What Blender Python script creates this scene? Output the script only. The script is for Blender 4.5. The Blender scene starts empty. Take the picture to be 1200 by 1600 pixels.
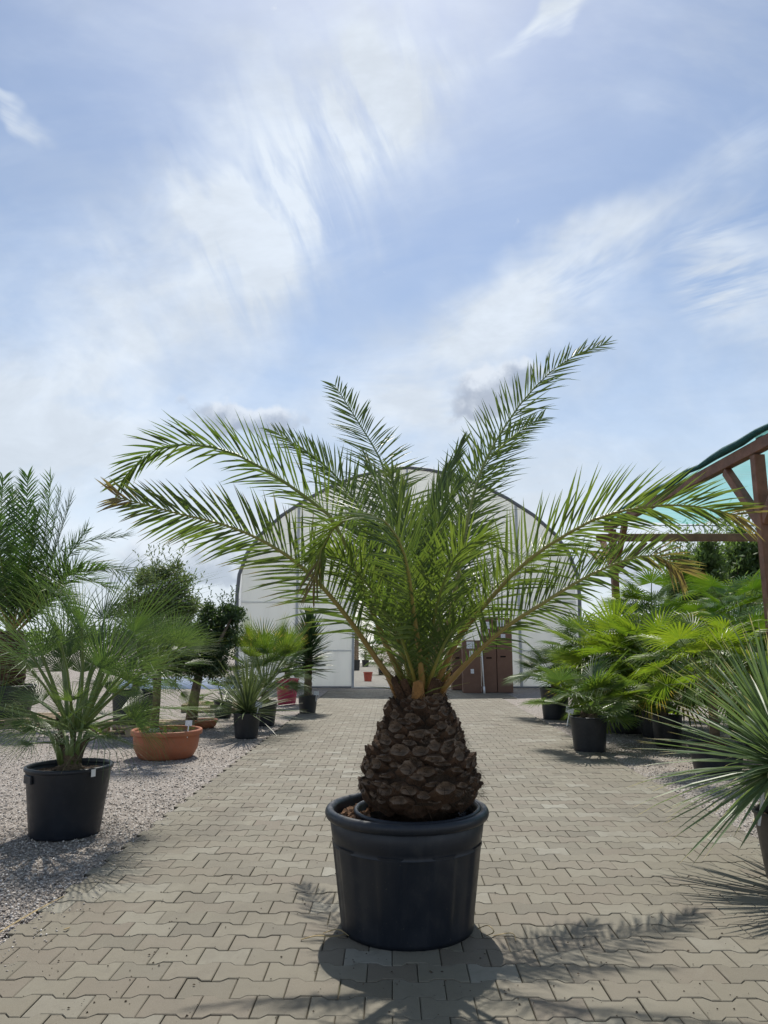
import bpy, math, random
import numpy as np
from mathutils import Vector, Matrix, Euler

R = math.radians
rnd = random.Random(7)
SC = bpy.context.scene
COL = SC.collection

# ------------------------------------------------------------------ camera
FPX, HCAM, PITCH, YAW = 1130.0, 1.286, R(10.23), R(0.61)
cam_d = bpy.data.cameras.new('camera')
cam = bpy.data.objects.new('camera', cam_d)
COL.objects.link(cam)
cam_d.sensor_fit = 'VERTICAL'
cam_d.sensor_height = 32.0
cam_d.lens = 32.0 * FPX / 1600.0
cam_d.clip_start = 0.05
cam_d.clip_end = 3000.0
cam.location = (0, 0, HCAM)
cam.rotation_euler = (math.pi / 2 + PITCH, 0, YAW)
SC.camera = cam
RM = Euler((math.pi / 2 + PITCH, 0, YAW)).to_matrix()
CAMV = Vector((0, 0, HCAM))


def ray(px, py):
    return RM @ Vector(((px - 600) / FPX, (800 - py) / FPX, -1.0))


def gnd(px, py, z=0.0):
    d = ray(px, py)
    return CAMV + d * ((z - HCAM) / d.z)


def at_y(px, py, Y):
    d = ray(px, py)
    return CAMV + d * (Y / d.y)


def pxm(p):
    """metres per pixel at point p"""
    q = RM.transposed() @ (Vector(p) - CAMV)
    return -q.z / FPX


# ------------------------------------------------------------------ world, sun, exposure
SUN_EL, SUN_AZ = R(58.0), R(-1.0)      # azimuth from +Y, positive to +X
world = bpy.data.worlds.new('World')
SC.world = world
world.use_nodes = True
SKY_STRENGTH = 0.112


class NT:
    """small node helper"""
    def __init__(s, tree):
        s.t = tree
        s.t.nodes.clear()

    def n(s, kind, **kw):
        nd = s.t.nodes.new(kind)
        for k, v in kw.items():
            setattr(nd, k, v)
        return nd

    def l(s, a, b):
        s.t.links.new(a, b)

    def put(s, sock, v):
        if isinstance(v, bpy.types.NodeSocket):
            s.t.links.new(v, sock)
        else:
            sock.default_value = v

    def math(s, op, a, b=0.0, clamp=False):
        nd = s.n('ShaderNodeMath', operation=op, use_clamp=clamp)
        s.put(nd.inputs[0], a)
        s.put(nd.inputs[1], b)
        return nd.outputs[0]

    def mix(s, fac, a, b, blend='MIX'):
        nd = s.n('ShaderNodeMix', data_type='RGBA', blend_type=blend)
        s.put(nd.inputs[0], fac)
        s.put(nd.inputs[6], a if isinstance(a, bpy.types.NodeSocket) else (*a, 1) if len(a) == 3 else a)
        s.put(nd.inputs[7], b if isinstance(b, bpy.types.NodeSocket) else (*b, 1) if len(b) == 3 else b)
        return nd.outputs[2]

    def noise(s, vec, scale, detail=4, rough=0.55, dist=0.0, color=False):
        nd = s.n('ShaderNodeTexNoise')
        if vec is not None:
            s.l(vec, nd.inputs['Vector'])
        nd.inputs['Scale'].default_value = scale
        nd.inputs['Detail'].default_value = detail
        nd.inputs['Roughness'].default_value = rough
        nd.inputs['Distortion'].default_value = dist
        return nd.outputs['Color' if color else 'Fac']

    def ramp(s, fac, stops, interp='LINEAR'):
        nd = s.n('ShaderNodeValToRGB')
        nd.color_ramp.interpolation = interp
        e = nd.color_ramp.elements
        while len(e) < len(stops):
            e.new(0.5)
        for el, (p, c) in zip(e, stops):
            el.position = p
            el.color = (*c, 1) if not isinstance(c, (int, float)) else (c, c, c, 1)
        s.put(nd.inputs[0], fac)
        return nd.outputs[0]

    def maprange(s, v, a, b, c=0.0, d=1.0, smooth=True):
        nd = s.n('ShaderNodeMapRange', interpolation_type='SMOOTHSTEP' if smooth else 'LINEAR')
        s.put(nd.inputs[0], v)
        for i, x in enumerate((a, b, c, d)):
            nd.inputs[i + 1].default_value = x
        return nd.outputs[0]

    def mapping(s, vec, loc=(0, 0, 0), rot=(0, 0, 0), scale=(1, 1, 1), kind='POINT'):
        nd = s.n('ShaderNodeMapping', vector_type=kind)
        s.l(vec, nd.inputs[0])
        nd.inputs[1].default_value = loc
        nd.inputs[2].default_value = rot
        nd.inputs[3].default_value = scale
        return nd.outputs[0]


def build_sky():
    w = NT(world.node_tree)
    out = w.n('ShaderNodeOutputWorld')
    bg = w.n('ShaderNodeBackground')
    w.l(bg.outputs[0], out.inputs[0])
    sky = w.n('ShaderNodeTexSky', sky_type='NISHITA')
    sky.sun_disc = False
    sky.sun_elevation = SUN_EL
    sky.sun_rotation = SUN_AZ
    sky.air_density = 1.0
    sky.dust_density = 0.6
    sky.ozone_density = 2.0
    co = w.n('ShaderNodeTexCoord').outputs['Generated']
    sep = w.n('ShaderNodeSeparateXYZ')
    w.l(co, sep.inputs[0])
    dz = sep.outputs['Z']
    # wobble of the direction for ragged edges
    wob = w.noise(co, 5.0, 4, 0.6, 0.0, color=True)
    sub = w.n('ShaderNodeVectorMath', operation='SUBTRACT')
    w.l(wob, sub.inputs[0]); sub.inputs[1].default_value = (0.5, 0.5, 0.5)
    sc_ = w.n('ShaderNodeVectorMath', operation='SCALE')
    w.l(sub.outputs[0], sc_.inputs[0]); sc_.inputs['Scale'].default_value = 0.16
    add = w.n('ShaderNodeVectorMath', operation='ADD')
    w.l(co, add.inputs[0]); w.l(sc_.outputs[0], add.inputs[1])
    dco = add.outputs[0]

    def frame(p0, p1):
        a = ray(*p0).normalized(); b = ray(*p1).normalized()
        c = ((a + b) / 2).normalized()
        x = (b - a); L = x.length; x.normalize()
        z = c; x = (x - z * x.dot(z)).normalized(); y = z.cross(x)
        m = Matrix((x, y, z)).transposed()
        return c, m.to_euler(), L

    def streak(p0, p1, halfw_px, strength, fib=(3.0, 26.0), fang=0.0, src=None, soft=(0.0, 0.8), dens=(0.36, 0.66)):
        c, e, L = frame(p0, p1)
        hw = halfw_px / FPX
        v = w.mapping(src or dco, tuple(c), tuple(e), (L * 0.62, hw * 1.35, 0.9), 'TEXTURE')
        g = w.n('ShaderNodeTexGradient', gradient_type='SPHERICAL')
        w.l(v, g.inputs[0])
        m = w.maprange(g.outputs['Fac'], *soft)
        # fibres
        e2 = (e.to_matrix() @ Matrix.Rotation(fang, 3, 'Z')).to_euler()
        fv = w.mapping(co, tuple(c), tuple(e2), (1, 1, 1), 'TEXTURE')
        fv = w.mapping(fv, (0, 0, 0), (0, 0, 0), (fib[0], fib[1], 3.0))
        fn = w.noise(fv, 1.0, 4, 0.62, 0.5)
        f = w.maprange(fn, *dens)
        return w.math('MULTIPLY', w.math('MULTIPLY', m, f), strength)

    parts = [
        streak((180, 560), (740, -40), 165, 0.85, (9, 3.0), R(20), soft=(0.0, 0.8), dens=(0.26, 0.66)),
        streak((300, 500), (700, 40), 90, 0.55, (26, 5.0), R(24), soft=(0.0, 0.7), dens=(0.36, 0.66)),
        streak((700, 560), (1240, 200), 58, 0.75, (4, 16), R(4), dens=(0.25, 0.6)),
        streak((740, 100), (960, -20), 17, 0.85, (5, 30), R(2), dens=(0.25, 0.6)),
        streak((1060, 500), (1260, 330), 95, 0.75, (4, 26), R(28), dens=(0.35, 0.6)),
        streak((420, 640), (1100, 500), 100, 0.62, (4, 9), 0, dens=(0.2, 0.65)),
        streak((-60, 120), (110, 210), 12, 0.6, (5, 30), R(2), dens=(0.2, 0.6)),
        streak((-100, 700), (420, 520), 120, 0.6, (4, 8), 0, dens=(0.2, 0.7)),
    ]
    m = parts[0]
    for p in parts[1:]:
        m = w.math('ADD', m, p)
    # thin generic veil everywhere
    gv = w.mapping(co, (0, 0, 0), (0.2, 0.1, 0.6), (1.3, 4.0, 3.0))
    veil = w.maprange(w.noise(gv, 1.6, 5, 0.6, 0.6), 0.36, 0.85, 0.12, 0.62)
    m = w.math('ADD', m, veil)
    # whitening to the horizon
    hz = w.maprange(dz, 0.06, 0.47, 1.0, 0.0)
    hn = w.maprange(w.noise(w.mapping(co, (3, 1, 2), (0, 0, 0), (2.0, 2.0, 9.0)), 1.6, 4, 0.6, 0.3), 0.25, 0.7, 0.68, 1.0)
    m = w.math('ADD', m, w.math('MULTIPLY', hz, hn))
    m = w.math('MULTIPLY', w.math('MINIMUM', m, 1.0), 0.9)
    sk = w.n('ShaderNodeVectorMath', operation='SCALE')
    w.l(sky.outputs[0], sk.inputs[0]); sk.inputs['Scale'].default_value = SKY_STRENGTH * SKY_GAIN
    veilcol = (0.71, 0.775, 0.85)
    tint = w.mix(1.0, sk.outputs[0], (1.0, 1.04, 1.05), 'MULTIPLY')
    tex = w.noise(w.mapping(co, (1, 5, 2), (0.3, 0.5, 0.2), (5, 11, 9)), 1.0, 5, 0.65, 0.3)
    vc = w.mix(w.maprange(tex, 0.3, 0.7), tuple(x * 0.93 for x in veilcol), tuple(min(1, x * 1.13) for x in veilcol))
    col = w.mix(m, tint, vc)

    pn = w.noise(co, 26, 4, 0.6)
    # small cumulus puffs: white above, grey below
    def puff(px, py, rx, ry, seed, grey):
        c = ray(px, py).normalized()
        x = Vector((1, 0, 0)); x = (x - c * x.dot(c)).normalized(); y = c.cross(x)
        if y.z < 0: y = -y; 
        e = Matrix((x, y, x.cross(y))).transposed().to_euler()
        v = w.mapping(dco, tuple(c), tuple(e), (rx / FPX, ry / FPX, 0.9), 'TEXTURE')
        g = w.n('ShaderNodeTexGradient', gradient_type='SPHERICAL'); w.l(v, g.inputs[0])
        n = pn
        a = w.maprange(w.math('ADD', g.outputs['Fac'], w.math('MULTIPLY', w.math('SUBTRACT', n, 0.5), 0.9)), 0.18, 0.5)
        s2 = w.n('ShaderNodeSeparateXYZ'); w.l(v, s2.inputs[0])
        sh = w.maprange(w.math('ADD', s2.outputs['Y'], w.math('MULTIPLY', w.math('SUBTRACT', n, 0.5), 2.2)), -0.35, 0.6)
        return a, w.mix(sh, grey, (0.78, 0.83, 0.90))
    for px, py, rx, ry, seed, grey, op in (
            (385, 650, 140, 40, 1, (0.34, 0.39, 0.49), 0.75), (780, 608, 115, 42, 4, (0.34, 0.39, 0.49), 0.7),
            (1150, 712, 75, 32, 7, (0.5, 0.55, 0.64), 0.85), (300, 880, 170, 60, 11, (0.34, 0.40, 0.50), 0.6),
            (1010, 860, 220, 50, 15, (0.40, 0.45, 0.55), 0.55), (-80, 800, 160, 60, 19, (0.4, 0.45, 0.55), 0.5),
            (1400, 780, 160, 50, 23, (0.4, 0.45, 0.55), 0.6), (-300, 650, 170, 60, 27, (0.38, 0.43, 0.53), 0.7)):
        a, c = puff(px, py, rx, ry, seed, grey)
        col = w.mix(w.math('MULTIPLY', a, op), col, c)
    w.l(col, bg.inputs[0])
    bg.inputs[1].default_value = 1.0


SKY_GAIN = 1.0
build_sky()

sun_d = bpy.data.lights.new('sun', 'SUN')
sun = bpy.data.objects.new('sun', sun_d)
COL.objects.link(sun)
sun_d.energy = 5.0
sun_d.angle = R(0.6)
sun_d.color = (1.0, 0.95, 0.86)
sdir = Vector((math.sin(SUN_AZ) * math.cos(SUN_EL), math.cos(SUN_AZ) * math.cos(SUN_EL), math.sin(SUN_EL)))
sun.rotation_euler = sdir.to_track_quat('Z', 'Y').to_euler()
sun.location = (0, 8, 12)

SC.render.engine = 'CYCLES'
SC.view_settings.view_transform = 'Standard'
SC.view_settings.look = 'None'
SC.view_settings.gamma = 1.0
SC.view_settings.use_curve_mapping = False
SC.view_settings.exposure = 0.06
SC.cycles.use_denoising = True
SC.cycles.max_bounces = 6
SC.cycles.diffuse_bounces = 3
SC.cycles.glossy_bounces = 2
SC.cycles.transmission_bounces = 4
SC.cycles.use_adaptive_sampling = True
SC.cycles.adaptive_threshold = 0.018
SC.cycles.transparent_max_bounces = 6


# ------------------------------------------------------------------ materials
def new_mat(name):
    m = bpy.data.materials.new(name)
    m.use_nodes = True
    t = NT(m.node_tree)
    out = t.n('ShaderNodeOutputMaterial')
    return m, t, out


def principled(t, out, col, rough=0.6, spec=0.5, bump=None, bdist=0.01, bstr=0.5, metal=0.0):
    b = t.n('ShaderNodeBsdfPrincipled')
    t.put(b.inputs['Base Color'], col if isinstance(col, bpy.types.NodeSocket) else (*col, 1))
    t.put(b.inputs['Roughness'], rough)
    b.inputs['Specular IOR Level'].default_value = spec
    b.inputs['Metallic'].default_value = metal
    if bump is not None:
        bp = t.n('ShaderNodeBump')
        bp.inputs['Strength'].default_value = bstr
        bp.inputs['Distance'].default_value = bdist
        t.l(bump, bp.inputs['Height'])
        t.l(bp.outputs[0], b.inputs['Normal'])
    t.l(b.outputs[0], out.inputs[0])
    return b


def simple(name, c, rough=0.6, spec=0.5, var=0.25, scale=8.0, bump=0.3, bdist=0.004, metal=0.0, dirt=None):
    m, t, out = new_mat(name)
    co = t.n('ShaderNodeTexCoord').outputs['Object']
    n = t.noise(co, scale, 6, 0.6)
    n2 = t.noise(co, scale * 7, 4, 0.6)
    lo = tuple(x * (1 - var) for x in c); hi = tuple(min(1, x * (1 + var)) for x in c)
    col = t.ramp(n, [(0.3, lo), (0.7, hi)])
    if dirt:
        col = t.mix(t.maprange(n2, 0.5, 0.75, 0, 0.6), col, dirt)
    rg = t.maprange(n2, 0.3, 0.7, rough - 0.08, min(1, rough + 0.1))
    principled(t, out, col, rg, spec, n2, bdist, bump, metal)
    return m


def leaf_mat(name, c0, c1, dry, trans, tcol_gain=(1.7, 1.8, 0.7), rough=0.42, spec=0.5):
    """two greens picked per leaflet, a 'dry' vertex attribute browns the tips, light shines through"""
    m, t, out = new_mat(name)
    geo = t.n('ShaderNodeNewGeometry')
    oi = t.n('ShaderNodeObjectInfo')
    r = t.math('FRACT', t.math('ADD', geo.outputs['Random Per Island'], oi.outputs['Random']))
    r2 = t.math('MULTIPLY', t.math('ADD', r, oi.outputs['Random']), 0.5)
    col = t.mix(r2, c0, c1)
    co = t.n('ShaderNodeTexCoord').outputs['Object']
    nz = t.noise(co, 30, 3, 0.6)
    col = t.mix(t.maprange(nz, 0.3, 0.7, 0, 0.35), col, tuple(x * 0.6 for x in c0))
    at = t.n('ShaderNodeAttribute'); at.attribute_name = 'dry'
    dn = t.math('ADD', at.outputs['Fac'], t.math('MULTIPLY', t.math('SUBTRACT', nz, 0.5), 0.5))
    d = t.maprange(dn, 0.35, 0.75)
    col = t.mix(d, col, dry)
    b = t.n('ShaderNodeBsdfPrincipled')
    t.l(col, b.inputs['Base Color'])
    b.inputs['Roughness'].default_value = rough
    b.inputs['Specular IOR Level'].default_value = spec
    tr = t.n('ShaderNodeBsdfTranslucent')
    tc = t.mix(1.0, col, tcol_gain, 'MULTIPLY')
    t.l(tc, tr.inputs[0])
    mx = t.n('ShaderNodeMixShader')
    mx.inputs[0].default_value = trans
    t.l(b.outputs[0], mx.inputs[1]); t.l(tr.outputs[0], mx.inputs[2])
    t.l(mx.outputs[0], out.inputs[0])
    return m


M = {}
M['date_leaf'] = leaf_mat('date_palm_leaflet', (0.064, 0.110, 0.032), (0.150, 0.190, 0.055), (0.17, 0.13, 0.075), 0.40)
M['date_leaf_far'] = leaf_mat('far_date_leaflet', (0.045, 0.100, 0.030), (0.09, 0.15, 0.045), (0.2, 0.14, 0.07), 0.34)
M['fan_green'] = leaf_mat('fan_leaf_green', (0.048, 0.092, 0.038), (0.11, 0.155, 0.06), (0.42, 0.36, 0.2), 0.36)
M['fan_yellow'] = leaf_mat('fan_leaf_yellow_green', (0.075, 0.140, 0.022), (0.20, 0.24, 0.03), (0.42, 0.30, 0.10), 0.46)
M['fan_mid'] = leaf_mat('fan_leaf_mid_green', (0.055, 0.11, 0.028), (0.15, 0.19, 0.035), (0.40, 0.30, 0.12), 0.42)
M['yucca'] = leaf_mat('yucca_blade', (0.105, 0.165, 0.085), (0.18, 0.24, 0.12), (0.55, 0.45, 0.28), 0.32, (1.4, 1.5, 0.8), 0.45, 0.4)
M['grassy'] = leaf_mat('grassy_blade', (0.075, 0.115, 0.055), (0.14, 0.17, 0.075), (0.45, 0.36, 0.18), 0.25, (1.4, 1.4, 0.8))
M['dark_leaf'] = leaf_mat('dark_blade', (0.022, 0.055, 0.020), (0.05, 0.085, 0.03), (0.30, 0.24, 0.10), 0.18)
M['olive_leaf'] = leaf_mat('olive_leaf', (0.095, 0.14, 0.055), (0.18, 0.22, 0.11), (0.2, 0.2, 0.1), 0.28, (1.4, 1.5, 0.7), 0.5)
M['dark_shrub'] = leaf_mat('dark_shrub_leaf', (0.045, 0.085, 0.035), (0.10, 0.14, 0.06), (0.2, 0.2, 0.1), 0.22)
M['tree_leaf'] = leaf_mat('tree_leaf', (0.095, 0.150, 0.060), (0.14, 0.20, 0.08), (0.2, 0.2, 0.1), 0.5, (1.6, 1.7, 0.8), 0.55)
M['bright_leaf'] = leaf_mat('bright_leaf', (0.08, 0.15, 0.02), (0.17, 0.22, 0.03), (0.3, 0.24, 0.1), 0.4)

# rachis: orange-yellow at the foot, green outwards ('dry' attribute = 1 at the foot)
m, t, out = new_mat('rachis'); M['rachis'] = m
at = t.n('ShaderNodeAttribute'); at.attribute_name = 'dry'
nz = t.noise(t.n('ShaderNodeTexCoord').outputs['Object'], 25, 4)
c = t.ramp(t.math('ADD', at.outputs['Fac'], t.math('MULTIPLY', t.math('SUBTRACT', nz, 0.5), 0.3)),
           [(0.0, (0.10, 0.16, 0.035)), (0.4, (0.17, 0.20, 0.04)), (0.75, (0.24, 0.21, 0.045)), (1.0, (0.26, 0.15, 0.05))])
principled(t, out, c, 0.42, 0.5, nz, 0.002, 0.3)
M['petiole'] = simple('petiole', (0.12, 0.17, 0.045), 0.45, 0.5, 0.3, 10)
M['fibre'] = simple('trunk_fibre', (0.050, 0.034, 0.022), 0.9, 0.2, 0.5, 14, 1.0, 0.02)
M['cut_stub'] = simple('cut_leaf_base', (0.150, 0.108, 0.076), 0.8, 0.3, 0.6, 13, 0.9, 0.01, dirt=(0.045, 0.032, 0.022))
M['stub_side'] = simple('leaf_base_side', (0.082, 0.047, 0.027), 0.85, 0.25, 0.5, 16, 1.0, 0.015)
M['stub_orange'] = simple('fresh_stub', (0.30, 0.16, 0.055), 0.6, 0.4, 0.4, 14, 0.6, 0.006, dirt=(0.12, 0.07, 0.03))
M['bark'] = simple('bark', (0.20, 0.155, 0.115), 0.9, 0.2, 0.5, 12, 1.0, 0.02, dirt=(0.08, 0.06, 0.045))
M['palm_bark'] = simple('palm_bark', (0.15, 0.115, 0.075), 0.9, 0.2, 0.5, 14, 1.0, 0.02, dirt=(0.06, 0.045, 0.03))
M['black_plastic'] = simple('black_plastic', (0.016, 0.019, 0.024), 0.42, 0.5, 0.35, 5, 0.12, 0.002, dirt=(0.045, 0.045, 0.045))
M['blue_black'] = simple('blue_black_plastic', (0.0095, 0.0135, 0.021), 0.40, 0.42, 0.3, 3, 0.10, 0.002, dirt=(0.022, 0.024, 0.028))
m, t, out = new_mat('scuffed_pot'); M['scuffed_pot'] = m
co = t.n('ShaderNodeTexCoord').outputs['Object']
a_ = t.noise(t.mapping(co, (0, 0, 0), (0, 0, 0), (16, 16, 1.5)), 1.0, 5, 0.7)
b_ = t.noise(co, 7, 6, 0.65)
d_ = t.noise(co, 90, 3, 0.6)
c = t.mix(t.math('MULTIPLY', t.maprange(a_, 0.5, 0.75), 0.45), (0.0095, 0.0135, 0.021), (0.030, 0.033, 0.038))
c = t.mix(t.math('MULTIPLY', t.maprange(b_, 0.52, 0.72), 0.4), c, (0.045, 0.043, 0.040))
c = t.mix(t.math('MULTIPLY', t.maprange(d_, 0.66, 0.72), 0.5), c, (0.07, 0.062, 0.052))
principled(t, out, c, t.maprange(b_, 0.3, 0.7, 0.32, 0.55), 0.42, a_, 0.002, 0.12)
M['terracotta'] = simple('terracotta_plastic', (0.34, 0.115, 0.055), 0.55, 0.4, 0.15, 5, 0.15, 0.002, dirt=(0.30, 0.16, 0.11))
M['pink_plastic'] = simple('pink_plastic', (0.42, 0.035, 0.085), 0.45, 0.5, 0.15, 5, 0.1, 0.002)
M['red_plastic'] = simple('brick_red_plastic', (0.33, 0.07, 0.045), 0.5, 0.4, 0.15, 5, 0.1, 0.002)
M['taupe_plastic'] = simple('taupe_plastic', (0.085, 0.072, 0.062), 0.5, 0.4, 0.15, 5, 0.1, 0.002)
M['soil'] = simple('soil', (0.055, 0.038, 0.026), 0.95, 0.2, 0.6, 20, 1.0, 0.03)
M['chip'] = simple('bark_chip', (0.20, 0.115, 0.065), 0.9, 0.2, 0.6, 30, 0.6, 0.004)
M['wood_brown'] = simple('stained_timber', (0.175, 0.080, 0.045), 0.6, 0.4, 0.35, 6, 0.5, 0.004)
M['pallet'] = simple('pallet_wood', (0.30, 0.235, 0.16), 0.85, 0.2, 0.35, 7, 0.6, 0.004, dirt=(0.16, 0.13, 0.10))
M['cardboard'] = simple('brown_cardboard', (0.185, 0.105, 0.072), 0.8, 0.3, 0.12, 3, 0.2, 0.002)
M['handle_hole'] = simple('handle_hole', (0.012, 0.009, 0.008), 0.9, 0.1)
M['white_paper'] = simple('white_paper', (0.80, 0.80, 0.80), 0.6, 0.4, 0.04)
M['white_pole'] = simple('white_pole', (0.78, 0.77, 0.74), 0.5, 0.4, 0.08)
M['steel'] = simple('galvanised_steel', (0.42, 0.44, 0.46), 0.45, 0.5, 0.15, 6, 0.1, 0.001, 0.5)
M['dark_edge'] = simple('dark_edge_strip', (0.13, 0.14, 0.155), 0.5, 0.5, 0.2)
M['concrete'] = simple('pale_concrete', (0.55, 0.53, 0.49), 0.85, 0.3, 0.12, 4, 0.4, 0.004)
M['dry_leaf'] = simple('dry_strand', (0.30, 0.23, 0.12), 0.8, 0.3, 0.4, 20)
M['dark_film'] = simple('dark_plastic_film', (0.012, 0.017, 0.024), 0.22, 0.6, 0.4, 9, 0.8, 0.02)
M['blue_grey'] = simple('blue_grey_sheet', (0.30, 0.37, 0.50), 0.5, 0.4, 0.1)

# printed label: white with grey print rows (too small to read in the picture)
m, t, out = new_mat('printed_label'); M['label'] = m
co = t.n('ShaderNodeTexCoord').outputs['Generated']
sp = t.n('ShaderNodeSeparateXYZ'); t.l(co, sp.inputs[0])
rows = t.math('SINE', t.math('MULTIPLY', sp.outputs['Z'], 26.0))
gaps = t.noise(t.mapping(co, (0, 0, 0), (0, 0, 0), (9, 9, 3)), 2.0, 3)
k = t.math('MULTIPLY', t.maprange(rows, 0.1, 0.5), t.maprange(gaps, 0.42, 0.52))
principled(t, out, t.mix(t.math('MULTIPLY', k, 0.75), (0.80, 0.81, 0.82), (0.12, 0.13, 0.15)), 0.5)

# pavers
m, t, out = new_mat('paver'); M['paver'] = m
geo = t.n('ShaderNodeNewGeometry'); oi = t.n('ShaderNodeObjectInfo')
r = t.math('FRACT', t.math('ADD', geo.outputs['Random Per Island'], oi.outputs['Random']))
pos = geo.outputs['Position']
c = t.ramp(r, [(0.0, (0.112, 0.100, 0.078)), (0.25, (0.190, 0.176, 0.136)), (0.5, (0.160, 0.132, 0.104)),
               (0.75, (0.205, 0.190, 0.148)), (0.93, (0.235, 0.226, 0.190)), (1.0, (0.29, 0.285, 0.25))])
big = t.noise(pos, 1.3, 5, 0.6)
c = t.mix(t.maprange(big, 0.35, 0.65, 0.0, 0.6), c, (0.150, 0.130, 0.095))
st = t.noise(pos, 0.55, 6, 0.7, 1.0)
c = t.mix(t.maprange(st, 0.52, 0.68, 0.0, 0.55), c, (0.105, 0.092, 0.070))
c = t.mix(t.maprange(st, 0.28, 0.44, 0.5, 0.0), c, (0.245, 0.228, 0.185))
mid = t.noise(pos, 17, 5, 0.65)
c = t.mix(t.maprange(mid, 0.45, 0.8, 0.0, 0.5), c, (0.115, 0.102, 0.078))
fine = t.noise(pos, 330, 3, 0.7)
c = t.mix(t.maprange(fine, 0.35, 0.7, 0.0, 0.45), c, (0.25, 0.232, 0.185))
spots = t.noise(pos, 60, 2, 0.5)
c = t.mix(t.maprange(spots, 0.70, 0.74, 0.0, 0.7), c, (0.08, 0.07, 0.055))
hgt = t.math('ADD', t.math('MULTIPLY', fine, 0.4), mid)
c = t.mix(1.0, c, (0.79, 0.775, 0.735), 'MULTIPLY')
principled(t, out, c, 0.72, 0.4, hgt, 0.003, 0.45)

m, t, out = new_mat('joint_sand'); M['joint'] = m
geo = t.n('ShaderNodeNewGeometry')
nz = t.noise(geo.outputs['Position'], 60, 4, 0.7)
mo = t.noise(geo.outputs['Position'], 3.0, 4, 0.6)
c = t.mix(t.maprange(mo, 0.5, 0.7), t.ramp(nz, [(0.3, (0.05, 0.042, 0.032)), (0.7, (0.14, 0.12, 0.09))]), (0.06, 0.07, 0.03))
principled(t, out, c, 0.95, 0.1, nz, 0.004, 0.6)

# gravel
GRAV = [(0.0, (0.17, 0.148, 0.128)), (0.25, (0.33, 0.292, 0.255)), (0.5, (0.43, 0.382, 0.335)), (0.72, (0.30, 0.285, 0.27)), (0.88, (0.52, 0.48, 0.44)), (1.0, (0.70, 0.67, 0.63))]
m, t, out = new_mat('gravel_bed'); M['gravel'] = m
geo = t.n('ShaderNodeNewGeometry')
pos = geo.outputs['Position']
vo = t.n('ShaderNodeTexVoronoi'); vo.inputs['Scale'].default_value = 62.0
vo.inputs['Randomness'].default_value = 1.0
t.l(pos, vo.inputs['Vector'])
sp = t.n('ShaderNodeSeparateColor'); t.l(vo.outputs['Color'], sp.inputs[0])
c = t.ramp(sp.outputs[0], GRAV)
edge = t.maprange(vo.outputs['Distance'], 0.25, 0.62, 0.0, 0.75)
c = t.mix(edge, c, (0.12, 0.10, 0.088))
big = t.noise(pos, 0.9, 5, 0.6)
c = t.mix(t.maprange(big, 0.35, 0.75, 0.0, 0.3), c, (0.26, 0.225, 0.195))
inv = t.math('SUBTRACT', 1.0, vo.outputs['Distance'])
principled(t, out, c, 0.85, 0.3, inv, 0.012, 0.9)
m, t, out = new_mat('pebble'); M['pebble'] = m
geo = t.n('ShaderNodeNewGeometry')
c = t.ramp(geo.outputs['Random Per Island'], GRAV)
principled(t, out, c, 0.8, 0.35)

# polytunnel sheet: white, lets diffused light through
def sheet_mat(name, c, tr, tc, rough=0.35, lines=None):
    m, t, out = new_mat(name)
    co = t.n('ShaderNodeTexCoord').outputs['Object']
    n = t.noise(co, 0.7, 5, 0.6)
    n2 = t.noise(t.mapping(co, (0, 0, 0), (0, 0, 0), (3, 3, 0.4)), 1.5, 5, 0.6)
    col = t.mix(t.maprange(n2, 0.45, 0.8, 0, 0.35), c, tuple(x * 0.8 for x in c))
    col = t.mix(t.maprange(n, 0.4, 0.8, 0, 0.3), col, tuple(x * 0.86 for x in c))
    b = t.n('ShaderNodeBsdfPrincipled'); t.l(col, b.inputs['Base Color'])
    b.inputs['Roughness'].default_value = rough
    bp = t.n('ShaderNodeBump'); bp.inputs['Strength'].default_value = 0.25; bp.inputs['Distance'].default_value = 0.03
    t.l(n2, bp.inputs['Height']); t.l(bp.outputs[0], b.inputs['Normal'])
    tb = t.n('ShaderNodeBsdfTranslucent'); t.l(t.mix(1.0, col, tc, 'MULTIPLY'), tb.inputs[0])
    mx = t.n('ShaderNodeMixShader'); mx.inputs[0].default_value = tr
    t.l(b.outputs[0], mx.inputs[1]); t.l(tb.outputs[0], mx.inputs[2])
    t.l(mx.outputs[0], out.inputs[0])
    return m


M['film'] = sheet_mat('white_polythene', (0.94, 0.945, 0.93), 0.74, (1.0, 1.0, 0.98))
M['panel'] = sheet_mat('multiwall_panel', (0.94, 0.945, 0.935), 0.68, (1.0, 1.0, 0.98))

# shade net: woven teal strips, half open
m, t, out = new_mat('shade_net'); M['net'] = m
co = t.n('ShaderNodeTexCoord').outputs['Object']
n = t.noise(t.mapping(co, (0, 0, 0), (0, 0, 0), (1, 14, 1)), 1.0, 5, 0.6)
col = t.mix(n, (0.08, 0.235, 0.23), (0.14, 0.35, 0.33))
d = t.n('ShaderNodeBsdfDiffuse'); t.l(col, d.inputs[0])
tb = t.n('ShaderNodeBsdfTranslucent'); t.l(t.mix(1.0, col, (2.0, 2.0, 2.0), 'MULTIPLY'), tb.inputs[0])
mx = t.n('ShaderNodeMixShader'); mx.inputs[0].default_value = 0.6
t.l(d.outputs[0], mx.inputs[1]); t.l(tb.outputs[0], mx.inputs[2])
tp = t.n('ShaderNodeBsdfTransparent'); tp.inputs[0].default_value = (0.80, 0.95, 0.935, 1)
mx2 = t.n('ShaderNodeMixShader'); t.put(mx2.inputs[0], t.maprange(n, 0.3, 0.7, 0.35, 0.55))
t.l(mx.outputs[0], mx2.inputs[1]); t.l(tp.outputs[0], mx2.inputs[2])
t.l(mx2.outputs[0], out.inputs[0])


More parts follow.
